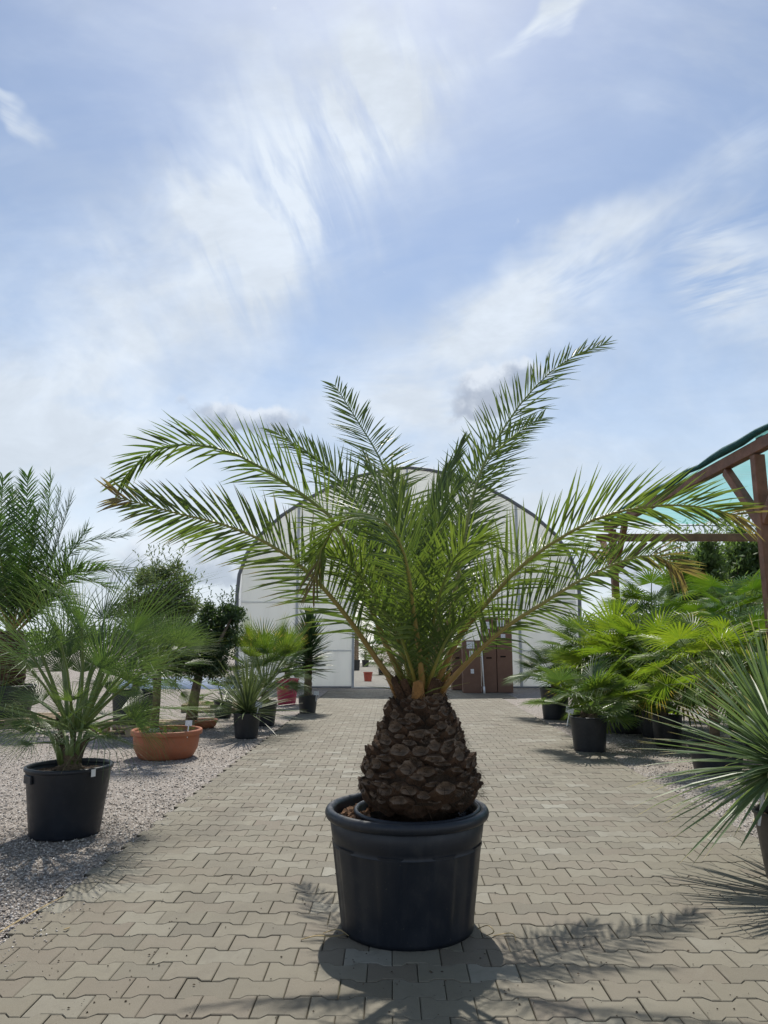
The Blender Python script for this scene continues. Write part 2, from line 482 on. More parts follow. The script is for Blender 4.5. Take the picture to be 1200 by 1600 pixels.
# ------------------------------------------------------------------ mesh helpers
class MB:
    def __init__(s):
        s.v = []; s.f = []; s.m = []; s.a = []

    def vert(s, p, a=0.0):
        s.v.append((p[0], p[1], p[2])); s.a.append(a)
        return len(s.v) - 1

    def face(s, idx, m=0):
        s.f.append(tuple(idx)); s.m.append(m)

    def mesh(s, name, mats, smooth=False):
        me = bpy.data.meshes.new(name)
        me.from_pydata(s.v, [], s.f)
        for mt in mats:
            me.materials.append(mt)
        if len(mats) > 1:
            me.polygons.foreach_set('material_index', s.m)
        if any(s.a):
            at = me.attributes.new('dry', 'FLOAT', 'POINT')
            at.data.foreach_set('value', s.a)
        if smooth:
            me.polygons.foreach_set('use_smooth', [True] * len(s.f))
        me.update()
        return me


def link(name, me, parent=None, loc=None, rot=None, scale=None):
    o = bpy.data.objects.new(name, me)
    COL.objects.link(o)
    if parent is not None:
        o.parent = parent
    if loc is not None: o.location = loc
    if rot is not None: o.rotation_euler = rot
    if scale is not None: o.scale = (scale,) * 3 if isinstance(scale, (int, float)) else scale
    return o


def thing(name, label, cat, loc=(0, 0, 0), group=None, rot=None):
    o = link(name, None, None, loc, rot)
    o['label'] = label; o['category'] = cat
    if group: o['group'] = group
    return o


def tag(o, label, cat, group=None):
    o['label'] = label; o['category'] = cat
    if group: o['group'] = group
    return o


def tube(mb, pts, radii, n=8, mat=0, a0=0.0, a1=0.0, flat=1.0, cap=True):
    pts = [Vector(p) for p in pts]
    N = len(pts)
    rings = []
    ref = None
    for i, p in enumerate(pts):
        T = (pts[min(i + 1, N - 1)] - pts[max(i - 1, 0)]).normalized()
        if ref is None:
            ref = Vector((1, 0, 0)) if abs(T.x) < 0.8 else Vector((0, 1, 0))
        u = (ref - T * ref.dot(T)).normalized(); ref = u
        w = T.cross(u)
        a = a0 + (a1 - a0) * i / max(1, N - 1)
        rings.append([mb.vert(p + (u * math.cos(2 * math.pi * k / n) + w * math.sin(2 * math.pi * k / n) * flat) * radii[i], a) for k in range(n)])
    for i in range(N - 1):
        for k in range(n):
            mb.face((rings[i][k], rings[i][(k + 1) % n], rings[i + 1][(k + 1) % n], rings[i + 1][k]), mat)
    if cap:
        mb.face(rings[0][::-1], mat); mb.face(rings[-1], mat)


def box(mb, x0, x1, y0, y1, z0, z1, mat=0, bev=0.0):
    if bev <= 0:
        ids = [mb.vert((x, y, z)) for z in (z0, z1) for y in (y0, y1) for x in (x0, x1)]
        for f in ((0, 2, 3, 1), (4, 5, 7, 6), (0, 1, 5, 4), (2, 6, 7, 3), (0, 4, 6, 2), (1, 3, 7, 5)):
            mb.face([ids[i] for i in f], mat)
        return
    # chamfered vertical edges + top rim
    def ring(z, ins):
        b = bev
        a0, a1, c0, c1 = x0 + ins, x1 - ins, y0 + ins, y1 - ins
        return [mb.vert(p) for p in ((a0 + b, c0, z), (a1 - b, c0, z), (a1, c0 + b, z), (a1, c1 - b, z), (a1 - b, c1, z), (a0 + b, c1, z), (a0, c1 - b, z), (a0, c0 + b, z))]
    rs = [ring(z0, bev), ring(z0 + bev, 0), ring(z1 - bev, 0), ring(z1, bev)]
    for a, b_ in zip(rs, rs[1:]):
        for k in range(8):
            mb.face((a[k], a[(k + 1) % 8], b_[(k + 1) % 8], b_[k]), mat)
    mb.face(rs[0][::-1], mat); mb.face(rs[-1], mat)


def beam(mb, a, b, w, h, mat=0, up=Vector((0, 0, 1))):
    a, b = Vector(a), Vector(b)
    T = (b - a).normalized()
    if abs(T.dot(up)) > 0.95: up = Vector((0, 1, 0))
    s = T.cross(up).normalized(); u = s.cross(T)
    bv = min(w, h) * 0.08
    rs = []
    for p in (a, b):
        rs.append([mb.vert(p + s * x + u * z) for x, z in ((-w / 2 + bv, -h / 2), (w / 2 - bv, -h / 2), (w / 2, -h / 2 + bv), (w / 2, h / 2 - bv), (w / 2 - bv, h / 2), (-w / 2 + bv, h / 2), (-w / 2, h / 2 - bv), (-w / 2, -h / 2 + bv))])
    for k in range(8):
        mb.face((rs[0][k], rs[0][(k + 1) % 8], rs[1][(k + 1) % 8], rs[1][k]), mat)
    mb.face(rs[0][::-1], mat); mb.face(rs[1], mat)


def lathe(mb, prof, n=48, mat=0, wob=None, close=False):
    """prof: list of (r, z); wob(angle, i) -> radius factor"""
    rings = []
    for i, (r, z) in enumerate(prof):
        rings.append([mb.vert((r * (wob(2 * math.pi * k / n, i) if wob else 1) * math.cos(2 * math.pi * k / n),
                               r * (wob(2 * math.pi * k / n, i) if wob else 1) * math.sin(2 * math.pi * k / n), z)) for k in range(n)])
    for a, b in zip(rings, rings[1:]):
        for k in range(n):
            mb.face((a[k], a[(k + 1) % n], b[(k + 1) % n], b[k]), mat)
    return rings


def catmull(pts, n):
    pts = [Vector(p) for p in pts]
    P = [pts[0] * 2 - pts[1]] + pts + [pts[-1] * 2 - pts[-2]]
    dense = []
    for i in range(1, len(P) - 2):
        for k in range(12):
            s = k / 12
            a, b, c, d = P[i - 1], P[i], P[i + 1], P[i + 2]
            dense.append(0.5 * ((2 * b) + (c - a) * s + (2 * a - 5 * b + 4 * c - d) * s * s + (3 * b - a - 3 * c + d) * s ** 3))
    dense.append(pts[-1])
    L = [0.0]
    for a, b in zip(dense, dense[1:]):
        L.append(L[-1] + (b - a).length)
    res = []; j = 0
    for i in range(n):
        t_ = L[-1] * i / (n - 1)
        while j < len(L) - 2 and L[j + 1] < t_: j += 1
        f = (t_ - L[j]) / max(1e-9, L[j + 1] - L[j])
        res.append(dense[j].lerp(dense[j + 1], min(1, f)))
    return res, L[-1]


# ------------------------------------------------------------------ feather fronds
def leaflet(mb, p, d, nrm, L, w, droop, dry0, dry1, mat=0, fold=0.35, seg=3):
    """folded tapering blade from p along d; nrm = upper side"""
    side = d.cross(nrm).normalized()
    prof = ((0.0, 0.45), (0.3, 1.0), (0.68, 0.72)) if seg == 3 else ((0.0, 0.6), (0.45, 1.0))
    prev = None
    for s, wf in prof:
        c = p + d * (L * s) + Vector((0, 0, -droop * L * s * s))
        dr = dry0 + (dry1 - dry0) * s ** 2
        cur = (mb.vert(c - side * w * wf / 2 + nrm * w * fold * wf / 2, dr), mb.vert(c, dr), mb.vert(c + side * w * wf / 2 + nrm * w * fold * wf / 2, dr))
        if prev:
            mb.face((prev[0], prev[1], cur[1], cur[0]), mat); mb.face((prev[1], prev[2], cur[2], cur[1]), mat)
        prev = cur
    tip = mb.vert(p + d * L + Vector((0, 0, -droop * L)), dry1)
    mb.face((prev[0], prev[1], tip), mat); mb.face((prev[1], prev[2], tip), mat)


def make_frond(pts, parent, origin, mats, roll=0.0, twist=0.0, Lmax=0.34, w=0.021, n=62, r0=0.019, vee=25, t0=0.16, droop=0.12,
               drytip=0.0, drylen=0.0, azim=None, rg=None, closed=1.0, spines=True, seg=3, name='frond', tipfloor=0.35, label=None):
    rg = rg or rnd
    c, L = catmull(pts, 48)
    c = [p - origin for p in c]
    hd = Vector((c[-1].x - c[0].x, c[-1].y - c[0].y, 0))
    if azim is not None: hd = Vector((math.sin(azim), math.cos(azim), 0))
    if hd.length < 1e-3: hd = Vector((0, -1, 0))
    hd.normalize()
    B0 = Vector((0, 0, 1)).cross(hd)
    mb = MB()
    for i in range(n):
        s0 = i / (n - 1)
        for sd in (-1, 1):
            s = t0 + (1 - t0) * min(1, max(0, s0 + rg.uniform(-0.4, 0.4) / n + 0.25 * sd / n))
            x = s * 47; j = min(46, int(x)); f = x - j
            p = c[j].lerp(c[j + 1], f)
            T = (c[min(47, j + 2)] - c[max(0, j - 1)]).normalized()
            B = (B0 - T * B0.dot(T)).normalized()
            Nn = T.cross(B)
            a = R(roll + twist * s)
            B, Nn = B * math.cos(a) + Nn * math.sin(a), Nn * math.cos(a) - B * math.sin(a)
            u = (s - t0) / (1 - t0)
            ln = Lmax * (0.42 + 0.58 * min(1, u / 0.22)) * (1 - (1 - tipfloor) * max(0, (u - 0.45) / 0.55) ** 1.5) * rg.uniform(0.88, 1.1)
            ang = R((60 - 34 * u) * closed + rg.uniform(-8, 8))
            ve = R(vee * closed * rg.choice((0.0, .8, 1.0, 1.9)) + rg.uniform(-9, 9))
            ww = w * rg.uniform(0.85, 1.15)
            if spines and u < 0.10:
                ln = Lmax * (0.18 + 2.2 * u) * rg.uniform(0.8, 1.2); ww = w * 0.45
                ang = R(52 + rg.uniform(-15, 15)); ve = R(30 + rg.uniform(-25, 25))
            d = (T * math.cos(ang) + (B * sd * math.cos(ve) + Nn * math.sin(ve)) * math.sin(ang)).normalized()
            nr = (Nn - d * Nn.dot(d)).normalized()
            dry = 0.0
            if drylen > 0 and u > 1 - drylen:
                dry = min(1.0, max(0, rg.uniform(-.2, .5) + 1.0 * (u - (1 - drylen)) / drylen))
            leaflet(mb, p, d, nr, ln, ww, droop * rg.uniform(0.3, 1.7), dry, max(dry, drytip * rg.uniform(0.3, 1.3)), 0, seg=seg)
    fr = link(name, mb.mesh(name, [mats[0]]), parent)
    if label: fr['label'] = label
    mr = MB()
    idx = list(range(0, 48, 3)) + [47]
    tube(mr, [c[i] for i in idx], [r0 * (1 - 0.9 * (i / 47) ** 0.8) + 0.0012 for i in idx], 6, 0, 1.0, -0.25 if drylen == 0 else 0.4, 0.75)
    link('rachis', mr.mesh('rachis', [mats[1]], True), fr)
    return fr


# ------------------------------------------------------------------ ground
ZG = -0.012      # gravel level; paver tops at 0
mb = MB()
for x0, x1, y0, y1 in ((-400, 400, -300, 900),):
    n = 24
    for j in range(n + 1):
        for i in range(n + 1):
            mb.vert((x0 + (x1 - x0) * i / n, y0 + (y1 - y0) * j / n, ZG - 0.004))
    for j in range(n):
        for i in range(n):
            a = j * (n + 1) + i
            mb.face((a, a + 1, a + n + 2, a + n + 1))
g = link('ground', mb.mesh('ground', [M['gravel']])); g['kind'] = 'structure'

XL, YEND = -1.73, 20.4


def xr(y):
    return 2.42 + 0.012 * max(0, y - 4) + (0.35 if y > 17.5 else 0)


# paving: bed + bone-shaped interlocking pavers
pav = link('paving', None); pav['kind'] = 'structure'
mb = MB()
ys = [-2.0, 4, 8, 12, 16, 17.3, YEND]
for y in ys:
    mb.vert((XL + 0.02, y, ZG + 0.001)); mb.vert((xr(y) - 0.02, y, ZG + 0.001))
for i in range(len(ys) - 1):
    mb.face((2 * i, 2 * i + 1, 2 * i + 3, 2 * i + 2))
bed = link('joint_sand', mb.mesh('joint_sand', [M['joint']]), pav)

PL, PP = 0.200, 0.1415       # paver length, row pitch


def paver_outline(ins):
    """bone shape: wide ends, narrow waist, long axis on X"""
    hx = PL / 2 - 0.0016 - ins
    yw = PP / 2 + 0.0125 - 0.0018 - ins      # half width at the ends
    yn = PP / 2 - 0.0125 - 0.0018 - ins      # half width at the waist
    a, b = 0.062 - ins * 0.4, 0.038 - ins * 0.4
    # the waist runs from -b to b, slopes to a
    return [(-hx, -yw), (-a, -yw), (-b, -yn), (b, -yn), (a, -yw), (hx, -yw), (hx, yw), (a, yw), (b, yn), (-b, yn), (-a, yw), (-hx, yw)]


def paver_verts(th=0.02, bev=0.0035):
    o0, o1 = paver_outline(0), paver_outline(bev)
    v = [(x, y, -th) for x, y in o0] + [(x, y, -bev * 0.8) for x, y in o0] + [(x, y, 0) for x, y in o1]
    f = []
    for r_ in range(2):
        for k in range(12):
            f.append((r_ * 12 + k, r_ * 12 + (k + 1) % 12, r_ * 12 + 12 + (k + 1) % 12, r_ * 12 + 12 + k))
    f += [(24, 25, 34, 35), (25, 26, 33, 34), (26, 27, 32, 33), (27, 28, 31, 32), (28, 29, 30, 31)]
    return v, f


PV, PF = paver_verts()
pm = []
for k in range(4):
    me = bpy.data.meshes.new('paver')
    ca, sa = math.cos(R(rnd.uniform(-.5, .5))), math.sin(R(rnd.uniform(-.5, .5)))
    me.from_pydata([(x * ca - y * sa, x * sa + y * ca, z + x * rnd.uniform(-.004, .004)) for x, y, z in PV], [], PF)
    me.materials.append(M['paver']); me.update()
    pm.append(me)
cands, field = [], []
row = 0
y = 0.6
RT = RM.transposed()
while y < YEND:
    # rows interlock: the waist of one row faces the ends of the next
    off = (row % 2) * PL / 2
    i0 = math.ceil((XL - off) / PL)
    x = i0 * PL + off
    while x - PL / 2 < xr(y) - 0.03:
        if x + PL / 2 > XL + 0.03:
            q = RT @ (Vector((x, y, 0)) - CAMV)
            px, py = 600 + FPX * q.x / -q.z, 800 - FPX * q.y / -q.z
            (cands if (-20 < px < 1220 and py < 1612 and -q.z > 0.1) else field).append((-q.z, x, y, px, py))
        x += PL
    y += PP; row += 1


def hidden_by_pot(px, py):
    return 535 < px < 742 and 1250 < py < 1480


vis = sorted(c for c in cands if not hidden_by_pot(c[3], c[4]))
near = vis[:300]
nset = set((c[1], c[2]) for c in near)
field += [c for c in cands if (c[1], c[2]) not in nset]
pr = random.Random(3)
for c in near:
    x0_, x1_ = XL - c[1], xr(c[2]) - c[1]
    if x0_ > -PL / 2 or x1_ < PL / 2:      # cut stones along the edges
        me = bpy.data.meshes.new('paver')
        me.from_pydata([(min(max(vx, x0_), x1_), vy, vz) for vx, vy, vz in PV], [], PF)
        me.materials.append(M['paver']); me.update()
        link('paver', me, pav, (c[1], c[2], pr.uniform(-.0025, .0015)))
        continue
    o = link('paver', pr.choice(pm), pav, (c[1] + pr.uniform(-.001, .001), c[2] + pr.uniform(-.001, .001), pr.uniform(-.0025, .0015)),
             (R(pr.uniform(-.35, .35)), R(pr.uniform(-.3, .3)), math.pi * pr.randint(0, 1)))
base = np.array(PV); nb = len(PV)
vs = []; fs = []
nf = len(field)
offs = np.array([(c[1] + pr.uniform(-.001, .001), c[2] + pr.uniform(-.001, .001), pr.uniform(-.0025, .0015)) for c in field])
V = base[None] + offs[:, None, :]
tilt = np.array([(pr.uniform(-.006, .006), pr.uniform(-.006, .006)) for _ in field])
V[:, :, 2] += base[None, :, 0] * tilt[:, :1] + base[None, :, 1] * tilt[:, 1:]
xrv = np.array([xr(c[2]) for c in field])[:, None]
V[:, :, 0] = np.minimum(np.maximum(V[:, :, 0], XL), xrv)
F = []
for i in range(nf):
    F.extend(tuple(a + i * nb for a in f) for f in PF)
me = bpy.data.meshes.new('paver_field')
me.from_pydata(V.reshape(-1, 3).tolist(), [], F)
me.materials.append(M['paver']); me.update()
pf = link('paver_field', me, pav); pf['kind'] = 'stuff'

# loose gravel: small stones in the strips one can see
gr = np.random.default_rng(5)


def pebbles(n, fx0, fx1, y0, y1, smin, smax):
    u = gr.random(n)
    Y = 1.0 / (1.0 / y0 + u * (1.0 / y1 - 1.0 / y0))       # density falls with distance
    X = np.array([fx0(y) + gr.random() * (fx1(y) - fx0(y)) for y in Y])
    s = (smin + (smax - smin) * gr.random(n) ** 2) * (0.75 + 0.05 * Y)
    octv = np.array([(1, 0, 0), (-1, 0, 0), (0, 1, 0), (0, -1, 0), (0, 0, 1), (0, 0, -1)], float)
    P = octv[None] * (0.65 + 0.7 * gr.random((n, 6, 1))) + gr.normal(0, 0.18, (n, 6, 3))
    P[:, :, 2] *= 0.7
    ang = gr.random(n) * 6.283
    ca, sa = np.cos(ang)[:, None], np.sin(ang)[:, None]
    px_ = P[:, :, 0] * ca - P[:, :, 1] * sa; py_ = P[:, :, 0] * sa + P[:, :, 1] * ca
    P = np.stack([px_, py_, P[:, :, 2]], 2) * s[:, None, None]
    P += np.stack([X, Y, np.full(n, ZG) + s * 0.25], 1)[:, None, :]
    return P


A = pebbles(30000, lambda y: -0.75 * y - 0.4, lambda y: XL + 0.03, 2.9, 12, 0.004, 0.011)
B = pebbles(15000, lambda y: xr(y) - 0.03, lambda y: 0.62 * y + 1.2, 3.4, 12, 0.004, 0.011)
# a few stones strayed on to the paving edge
C1 = pebbles(420, lambda y: XL - 0.02, lambda y: XL + 0.22, 2.9, 10, 0.003, 0.007); C1[:, :, 2] += 0.013
C2 = pebbles(300, lambda y: xr(y) - 0.22, lambda y: xr(y) + 0.02, 3.3, 10, 0.003, 0.007); C2[:, :, 2] += 0.013
P = np.concatenate([A, B, C1, C2])
n = len(P)
of = np.array([(0, 2, 4), (2, 1, 4), (1, 3, 4), (3, 0, 4), (2, 0, 5), (1, 2, 5), (3, 1, 5), (0, 3, 5)])
F = (of[None] + (np.arange(n) * 6)[:, None, None]).reshape(-1, 3)
me = bpy.data.meshes.new('gravel')
me.vertices.add(n * 6); me.vertices.foreach_set('co', P.reshape(-1).astype(np.float32))
me.loops.add(len(F) * 3); me.loops.foreach_set('vertex_index', F.reshape(-1).astype(np.int32))
me.polygons.add(len(F)); me.polygons.foreach_set('loop_start', np.arange(0, len(F) * 3, 3, dtype=np.int32))
me.polygons.foreach_set('loop_total', np.full(len(F), 3, dtype=np.int32))
me.materials.append(M['pebble']); me.update(calc_edges=True); me.validate()
go = link('gravel', me)
go['kind'] = 'stuff'; go['label'] = 'loose pale grey and pinkish gravel beside the paved path'; go['category'] = 'gravel'

# ------------------------------------------------------------------ polytunnel
TY = gnd(500, 1075).y
prof_px = [(370, 1076), (370, 1030), (370, 985), (370.5, 930), (374, 898), (386, 865), (408, 835), (440, 806), (480, 780), (520, 759), (560, 744), (600, 735), (637, 730.5)]
xc = at_y(637, 900, TY).x
lp = []
for px, py in prof_px:
    p = at_y(px, py, TY)
    lp.append((p.x - xc, max(0.0, p.z) if py < 1070 else 0.0))
TP = lp + [(-x, z) for x, z in lp[-2::-1]]      # full outline, x relative to centre
TLEN = 26.0
tun = thing('polytunnel', 'big white polytunnel greenhouse with pointed arch gable and open doorway', 'greenhouse', (xc, TY, 0))


def outline_z(x):
    x = abs(x)
    for (a, za), (b, zb) in zip(lp, lp[1:]):
        if a - 1e-6 <= -x <= b + 1e-6 and b > a + 1e-9:
            return za + (zb - za) * (-x - a) / (b - a)
    return lp[-1][1]


def tun_panel(name, x0, x1, z0, ztop=None, mat='panel', y=0.0, parent=tun, th=0.02):
    """vertical wall panel following the arch at its top"""
    mb = MB(); n = 10
    fr, bk = [], []
    for i in range(n + 1):
        x = x0 + (x1 - x0) * i / n
        zt = ztop if ztop is not None else outline_z(x) - 0.02
        for lst, yy in ((fr, y), (bk, y + th)):
            lst.append((mb.vert((x, yy, z0)), mb.vert((x, yy, zt))))
    for i in range(n):
        mb.face((fr[i][0], fr[i + 1][0], fr[i + 1][1], fr[i][1]))
        mb.face((bk[i][0], bk[i][1], bk[i + 1][1], bk[i + 1][0]))
        mb.face((fr[i][1], fr[i + 1][1], bk[i + 1][1], bk[i][1]))
        mb.face((fr[i][0], bk[i][0], bk[i + 1][0], fr[i + 1][0]))
    for i, o in ((0, 1), (n, 0)):
        mb.face((fr[i][0], fr[i][1], bk[i][1], bk[i][0]))
    return link(name, mb.mesh(name, [M[mat]]), parent)


hwid = -lp[0][0]
mpp = pxm((xc, TY, 1.3))
PX1, PX2 = (637 - 462) * mpp, (637 - 551) * mpp      # post offsets
DOORH = 3.0
XIN = hwid - 0.03
for x0, x1 in ((-XIN, -PX1 - .04), (-PX1 + .04, -PX2 - .04), (PX2 + .04, PX1 - .04), (PX1 + .04, XIN)):
    # lower, middle and upper sheets with visible laps
    top = min(outline_z(x0), outline_z(x1))
    tun_panel('wall_panel', x0, x1, 0.05, 1.05)
    tun_panel('wall_panel', x0, x1, 1.056, 2.45, y=0.006)
    tun_panel('wall_panel', x0, x1, 2.456, None, y=0.012)
tun_panel('header_panel', -PX2 + .04, -0.03, DOORH + 0.06, None, y=0.012)
tun_panel('header_panel', 0.03, PX2 - .04, DOORH + 0.06, None, y=0.012)
for x in (-PX1, -PX2, PX2, PX1):
    mb = MB(); box(mb, x - .035, x + .035, -0.03, 0.045, 0, outline_z(x) - .03, 0, .006)
    link('post', mb.mesh('post', [M['steel']]), tun)
mb = MB(); box(mb, -.028, .028, -0.025, 0.045, DOORH + .06, outline_z(0) - .04, 0, .005)
link('post', mb.mesh('post', [M['steel']]), tun)
mb = MB(); box(mb, -PX2 + .037, PX2 - .037, -0.03, 0.05, DOORH, DOORH + .06, 0, .006)
link('door_lintel', mb.mesh('door_lintel', [M['steel']]), tun)
mb = MB(); box(mb, -hwid, -PX2 - .04, -0.035, 0.03, 0, 0.048, 0, .006)
link('sill', mb.mesh('sill', [M['dark_edge']]), tun)
mb = MB(); box(mb, PX2 + .04, hwid, -0.035, 0.03, 0, 0.048, 0, .006)
link('sill', mb.mesh('sill', [M['dark_edge']]), tun)
mb = MB(); box(mb, -PX2 + .04, PX2 - .04, -0.02, 0.10, -.01, 0.03, 0, .006)
link('threshold', mb.mesh('threshold', [M['concrete']]), tun)
for z in (1.05, 2.45):
    for x0, x1 in ((-XIN, -PX1 - .036), (-PX1 + .036, -PX2 - .036), (PX2 + .036, PX1 - .036), (PX1 + .036, XIN)):
        mb = MB(); box(mb, x0, x1, -.012, -.002, z - .022, z + .022, 0, .002)
        link('rail', mb.mesh('rail', [M['panel']]), tun)
# edge strip along the gable
mb = MB()
dense = []
for (a, za), (b, zb) in zip(TP, TP[1:]):
    for k in range(4):
        dense.append((a + (b - a) * k / 4, za + (zb - za) * k / 4))
dense.append(TP[-1])
tube(mb, [(x, -0.02, z) for x, z in dense], [0.055] * len(dense), 8)
link('edge_strip', mb.mesh('edge_strip', [M['dark_edge']], True), tun)
# roof film with slight sag between the hoops
mb = MB()
NB = 26
rings = []
for j in range(NB + 1):
    yy = TLEN * j / NB
    sag = 0.0 if j % 2 == 0 else 0.035
    rings.append([mb.vert((x * (1 - sag / 6), yy + 0.04, z * (1 - sag / 8))) for x, z in TP])
for a, b in zip(rings, rings[1:]):
    for k in range(len(TP) - 1):
        mb.face((a[k], a[k + 1], b[k + 1], b[k]))
link('roof_film', mb.mesh('roof_film', [M['film']], True), tun)
mbh = MB()
tube(mbh, [(x * 0.992, 0, z * 0.994) for x, z in TP], [0.03] * len(TP), 6)
hoop = mbh.mesh('hoop', [M['steel']], True)
for j in range(1, 13):
    link('hoop', hoop, tun, (0, 2.0 * j + .04, 0))
# rear gable, open in the middle
for x0, x1 in ((-XIN, -PX2 - .04), (PX2 + .04, XIN)):
    tun_panel('rear_panel', x0, x1, 0.0, None, y=TLEN)
tun_panel('rear_panel', -PX2 - .04, PX2 + .04, DOORH, None, y=TLEN + .03)
# pale gravel floor inside
mb = MB(); 
for p in ((-hwid + .1, 0.06), (hwid - .1, 0.06), (hwid - .1, TLEN), (-hwid + .1, TLEN)):
    mb.vert((p[0], p[1], ZG + 0.002))
mb.face((0, 1, 2, 3))
fl = link('floor', mb.mesh('floor', [simple('pale_floor', (0.46, 0.43, 0.39), 0.9, 0.2, 0.2, 9, 0.8, 0.01)]), tun)


# ------------------------------------------------------------------ pots
def pot_spec(cx, yb, w, ytop, taper=0.8, z=ZG):
    f = gnd(cx, yb, z)
    # iterate for the centre
    Y = f.y
    for _ in range(4):
        c = at_y(cx, ytop, Y); Rr = w / 2 * pxm(c)
        Y = f.y + Rr * taper
    c = at_y(cx, ytop, Y)
    xb = gnd(cx, yb, z).x * Y / f.y
    return Vector((c.x, Y, z)), Rr, c.z - z


def make_pot(name, label, spec, mat, taper=0.8, rim=0.03, rimout=0.012, soil_drop=0.05, fill='soil', n=40, group=None, flutes=None, handles=False, bowl=False):
    loc, Rr, H = spec
    p = thing(name, label, 'plant pot', loc, group)
    rb = (Rr - rimout) * taper; rt = Rr - rimout
    mb = MB()
    if bowl:
        prof = [(rb * 0.4, 0.004), (rb * 0.96, 0.0), (rb, 0.01), (rb * 1.05, H * 0.10), (rb + (rt - rb) * 0.75, H * 0.32), (rt * .99, H * .6), (rt, H - rim), (rt, H - rim * .5), (rt - 0.012, H - rim * .5), (rt - 0.02, H - soil_drop - .04)]
    else:
        prof = [(rb * 0.4, 0.012), (rb * 0.9, 0.012), (rb * 0.93, 0.0), (rb * 0.985, 0.0), (rb, 0.012)]
        for k in range(1, 7):
            s = k / 6
            prof.append((rb + (rt - rb) * s, 0.012 + (H - rim - 0.012) * s))
        prof += [(rt, H - rim * .4), (rt - 0.006, H - rim * .4), (rt - 0.012, H - soil_drop - .05)]
    wob = None
    if flutes:
        def wob(a, i, k=flutes):
            return 1.0 - (0.022 * max(0, math.cos(k * a)) ** 0.6 if 4 <= i <= 9 and math.cos(k * a) > 0 else 0)
    lathe(mb, prof, n, 0, wob)
    link('body', mb.mesh('body', [M[mat]], True), p)
    mb = MB()
    ro = Rr
    lathe(mb, [(rt + 0.001, H - rim), (ro - .002, H - rim + .002), (ro, H - rim * .75), (ro, H - rim * .2), (ro - .005, H), (rt - 0.006, H), (rt - 0.010, H - rim * .35), (rt - 0.011, H - rim * .9)], n)
    link('rim', mb.mesh('rim', [M[mat]], True), p)
    if handles:
        for s in (-0.72,):
            mb = MB()
            a = -math.pi / 2 + s
            box(mb, -0.055, 0.055, -0.012, 0.004, -0.028, 0.028, 0, .004)
            h = link('handle', mb.mesh('handle', [M[mat]]), p, (rt * .985 * math.cos(a), rt * .985 * math.sin(a), H - rim - .04), (0, 0, a + math.pi / 2))
    mb = MB()
    rs = rt - 0.0135
    pr_ = random.Random(int(Rr * 1e5))
    zs = H - soil_drop
    rings = []
    for k in range(7):
        rr = rs * (k / 6)
        if k == 0:
            rings.append([mb.vert((0, 0, zs + 0.02))]); continue
        rings.append([mb.vert((rr * math.cos(2 * math.pi * q / 20), rr * math.sin(2 * math.pi * q / 20), zs + (pr_.uniform(-.008, .012) if k < 6 else 0) + 0.02 * (1 - k / 6))) for q in range(20)])
    for q in range(20):
        mb.face((rings[0][0], rings[1][q], rings[1][(q + 1) % 20]))
        for k in range(1, 6):
            mb.face((rings[k][q], rings[k + 1][q], rings[k + 1][(q + 1) % 20], rings[k][(q + 1) % 20]))
    link('soil', mb.mesh('soil', [M[fill]], True), p)
    return p, Vector((loc.x, loc.y, loc.z + zs + 0.012))


# ------------------------------------------------------------------ main potted palm
loc, Rm, Hm = pot_spec(635.5, 1488, 255, 1258, 0.8, 0.0)
MP = Vector((loc.x, loc.y, 0.0))
main = thing('plant_pot', 'large glossy blue-black ribbed pot with wide rolled rim in the middle of the path', 'plant pot', MP)
rt, rb = Rm - 0.03, (Rm - 0.03) * 0.86
mb = MB()
prof = [(rb * .3, .015), (rb * .93, .015), (rb * .95, 0.0), (rb * .99, 0.0), (rb, .02)]
zb = Hm - 0.145
for k in range(1, 9):
    prof.append((rb + (rt - rb) * k / 8 * 0.9, .02 + (zb - .02) * k / 8))
nb_ = len(prof)


def flute(a, i):
    if 5 <= i < nb_:
        c = math.cos(9 * a + 0.5)
        return 1.0 - 0.030 * (0.5 + 0.5 * math.tanh(c * 4)) * min(1, (i - 4) / 1.2)
    return 1.0


lathe(mb, prof, 180, 0, flute)
link('body', mb.mesh('body', [M['scuffed_pot']], True), main)
mb = MB()      # plain collar under the rim
lathe(mb, [(rb + (rt - rb) * .88, zb - .012), (rt - .012, zb + .002), (rt - .006, zb + .014), (rt + .006, Hm - .052), (rt + .002, Hm - .048)], 96)
link('collar', mb.mesh('collar', [M['scuffed_pot']], True), main)
mb = MB()
pr_ = []
for k in range(17):
    a = R(-100 + 280 * k / 16)
    pr_.append((rt + .007 + 0.022 * math.cos(a), Hm - .024 + 0.025 * math.sin(a)))
pr_ += [(rt - .022, Hm - .06), (rt - .035, Hm - .20)]
lathe(mb, pr_, 96)
link('rim', mb.mesh('rim', [M['scuffed_pot']], True), main)
mb = MB()
zs = Hm - 0.055
rings = []
sr = random.Random(4)
for k in range(12):
    rr = (rt - .03) * k / 11
    rings.append([mb.vert((rr * math.cos(2 * math.pi * q / 60), rr * math.sin(2 * math.pi * q / 60), zs + sr.uniform(-.010, .012))) for q in range(60)] if k else [mb.vert((0, 0, zs))] * 60)
for k in range(11):
    for q in range(60):
        if k == 0: mb.face((rings[0][0], rings[1][q], rings[1][(q + 1) % 60]))
        else: mb.face((rings[k][q], rings[k + 1][q], rings[k + 1][(q + 1) % 60], rings[k][(q + 1) % 60]))
so = link('soil', mb.mesh('soil', [M['soil']], True), main)
mb = MB()
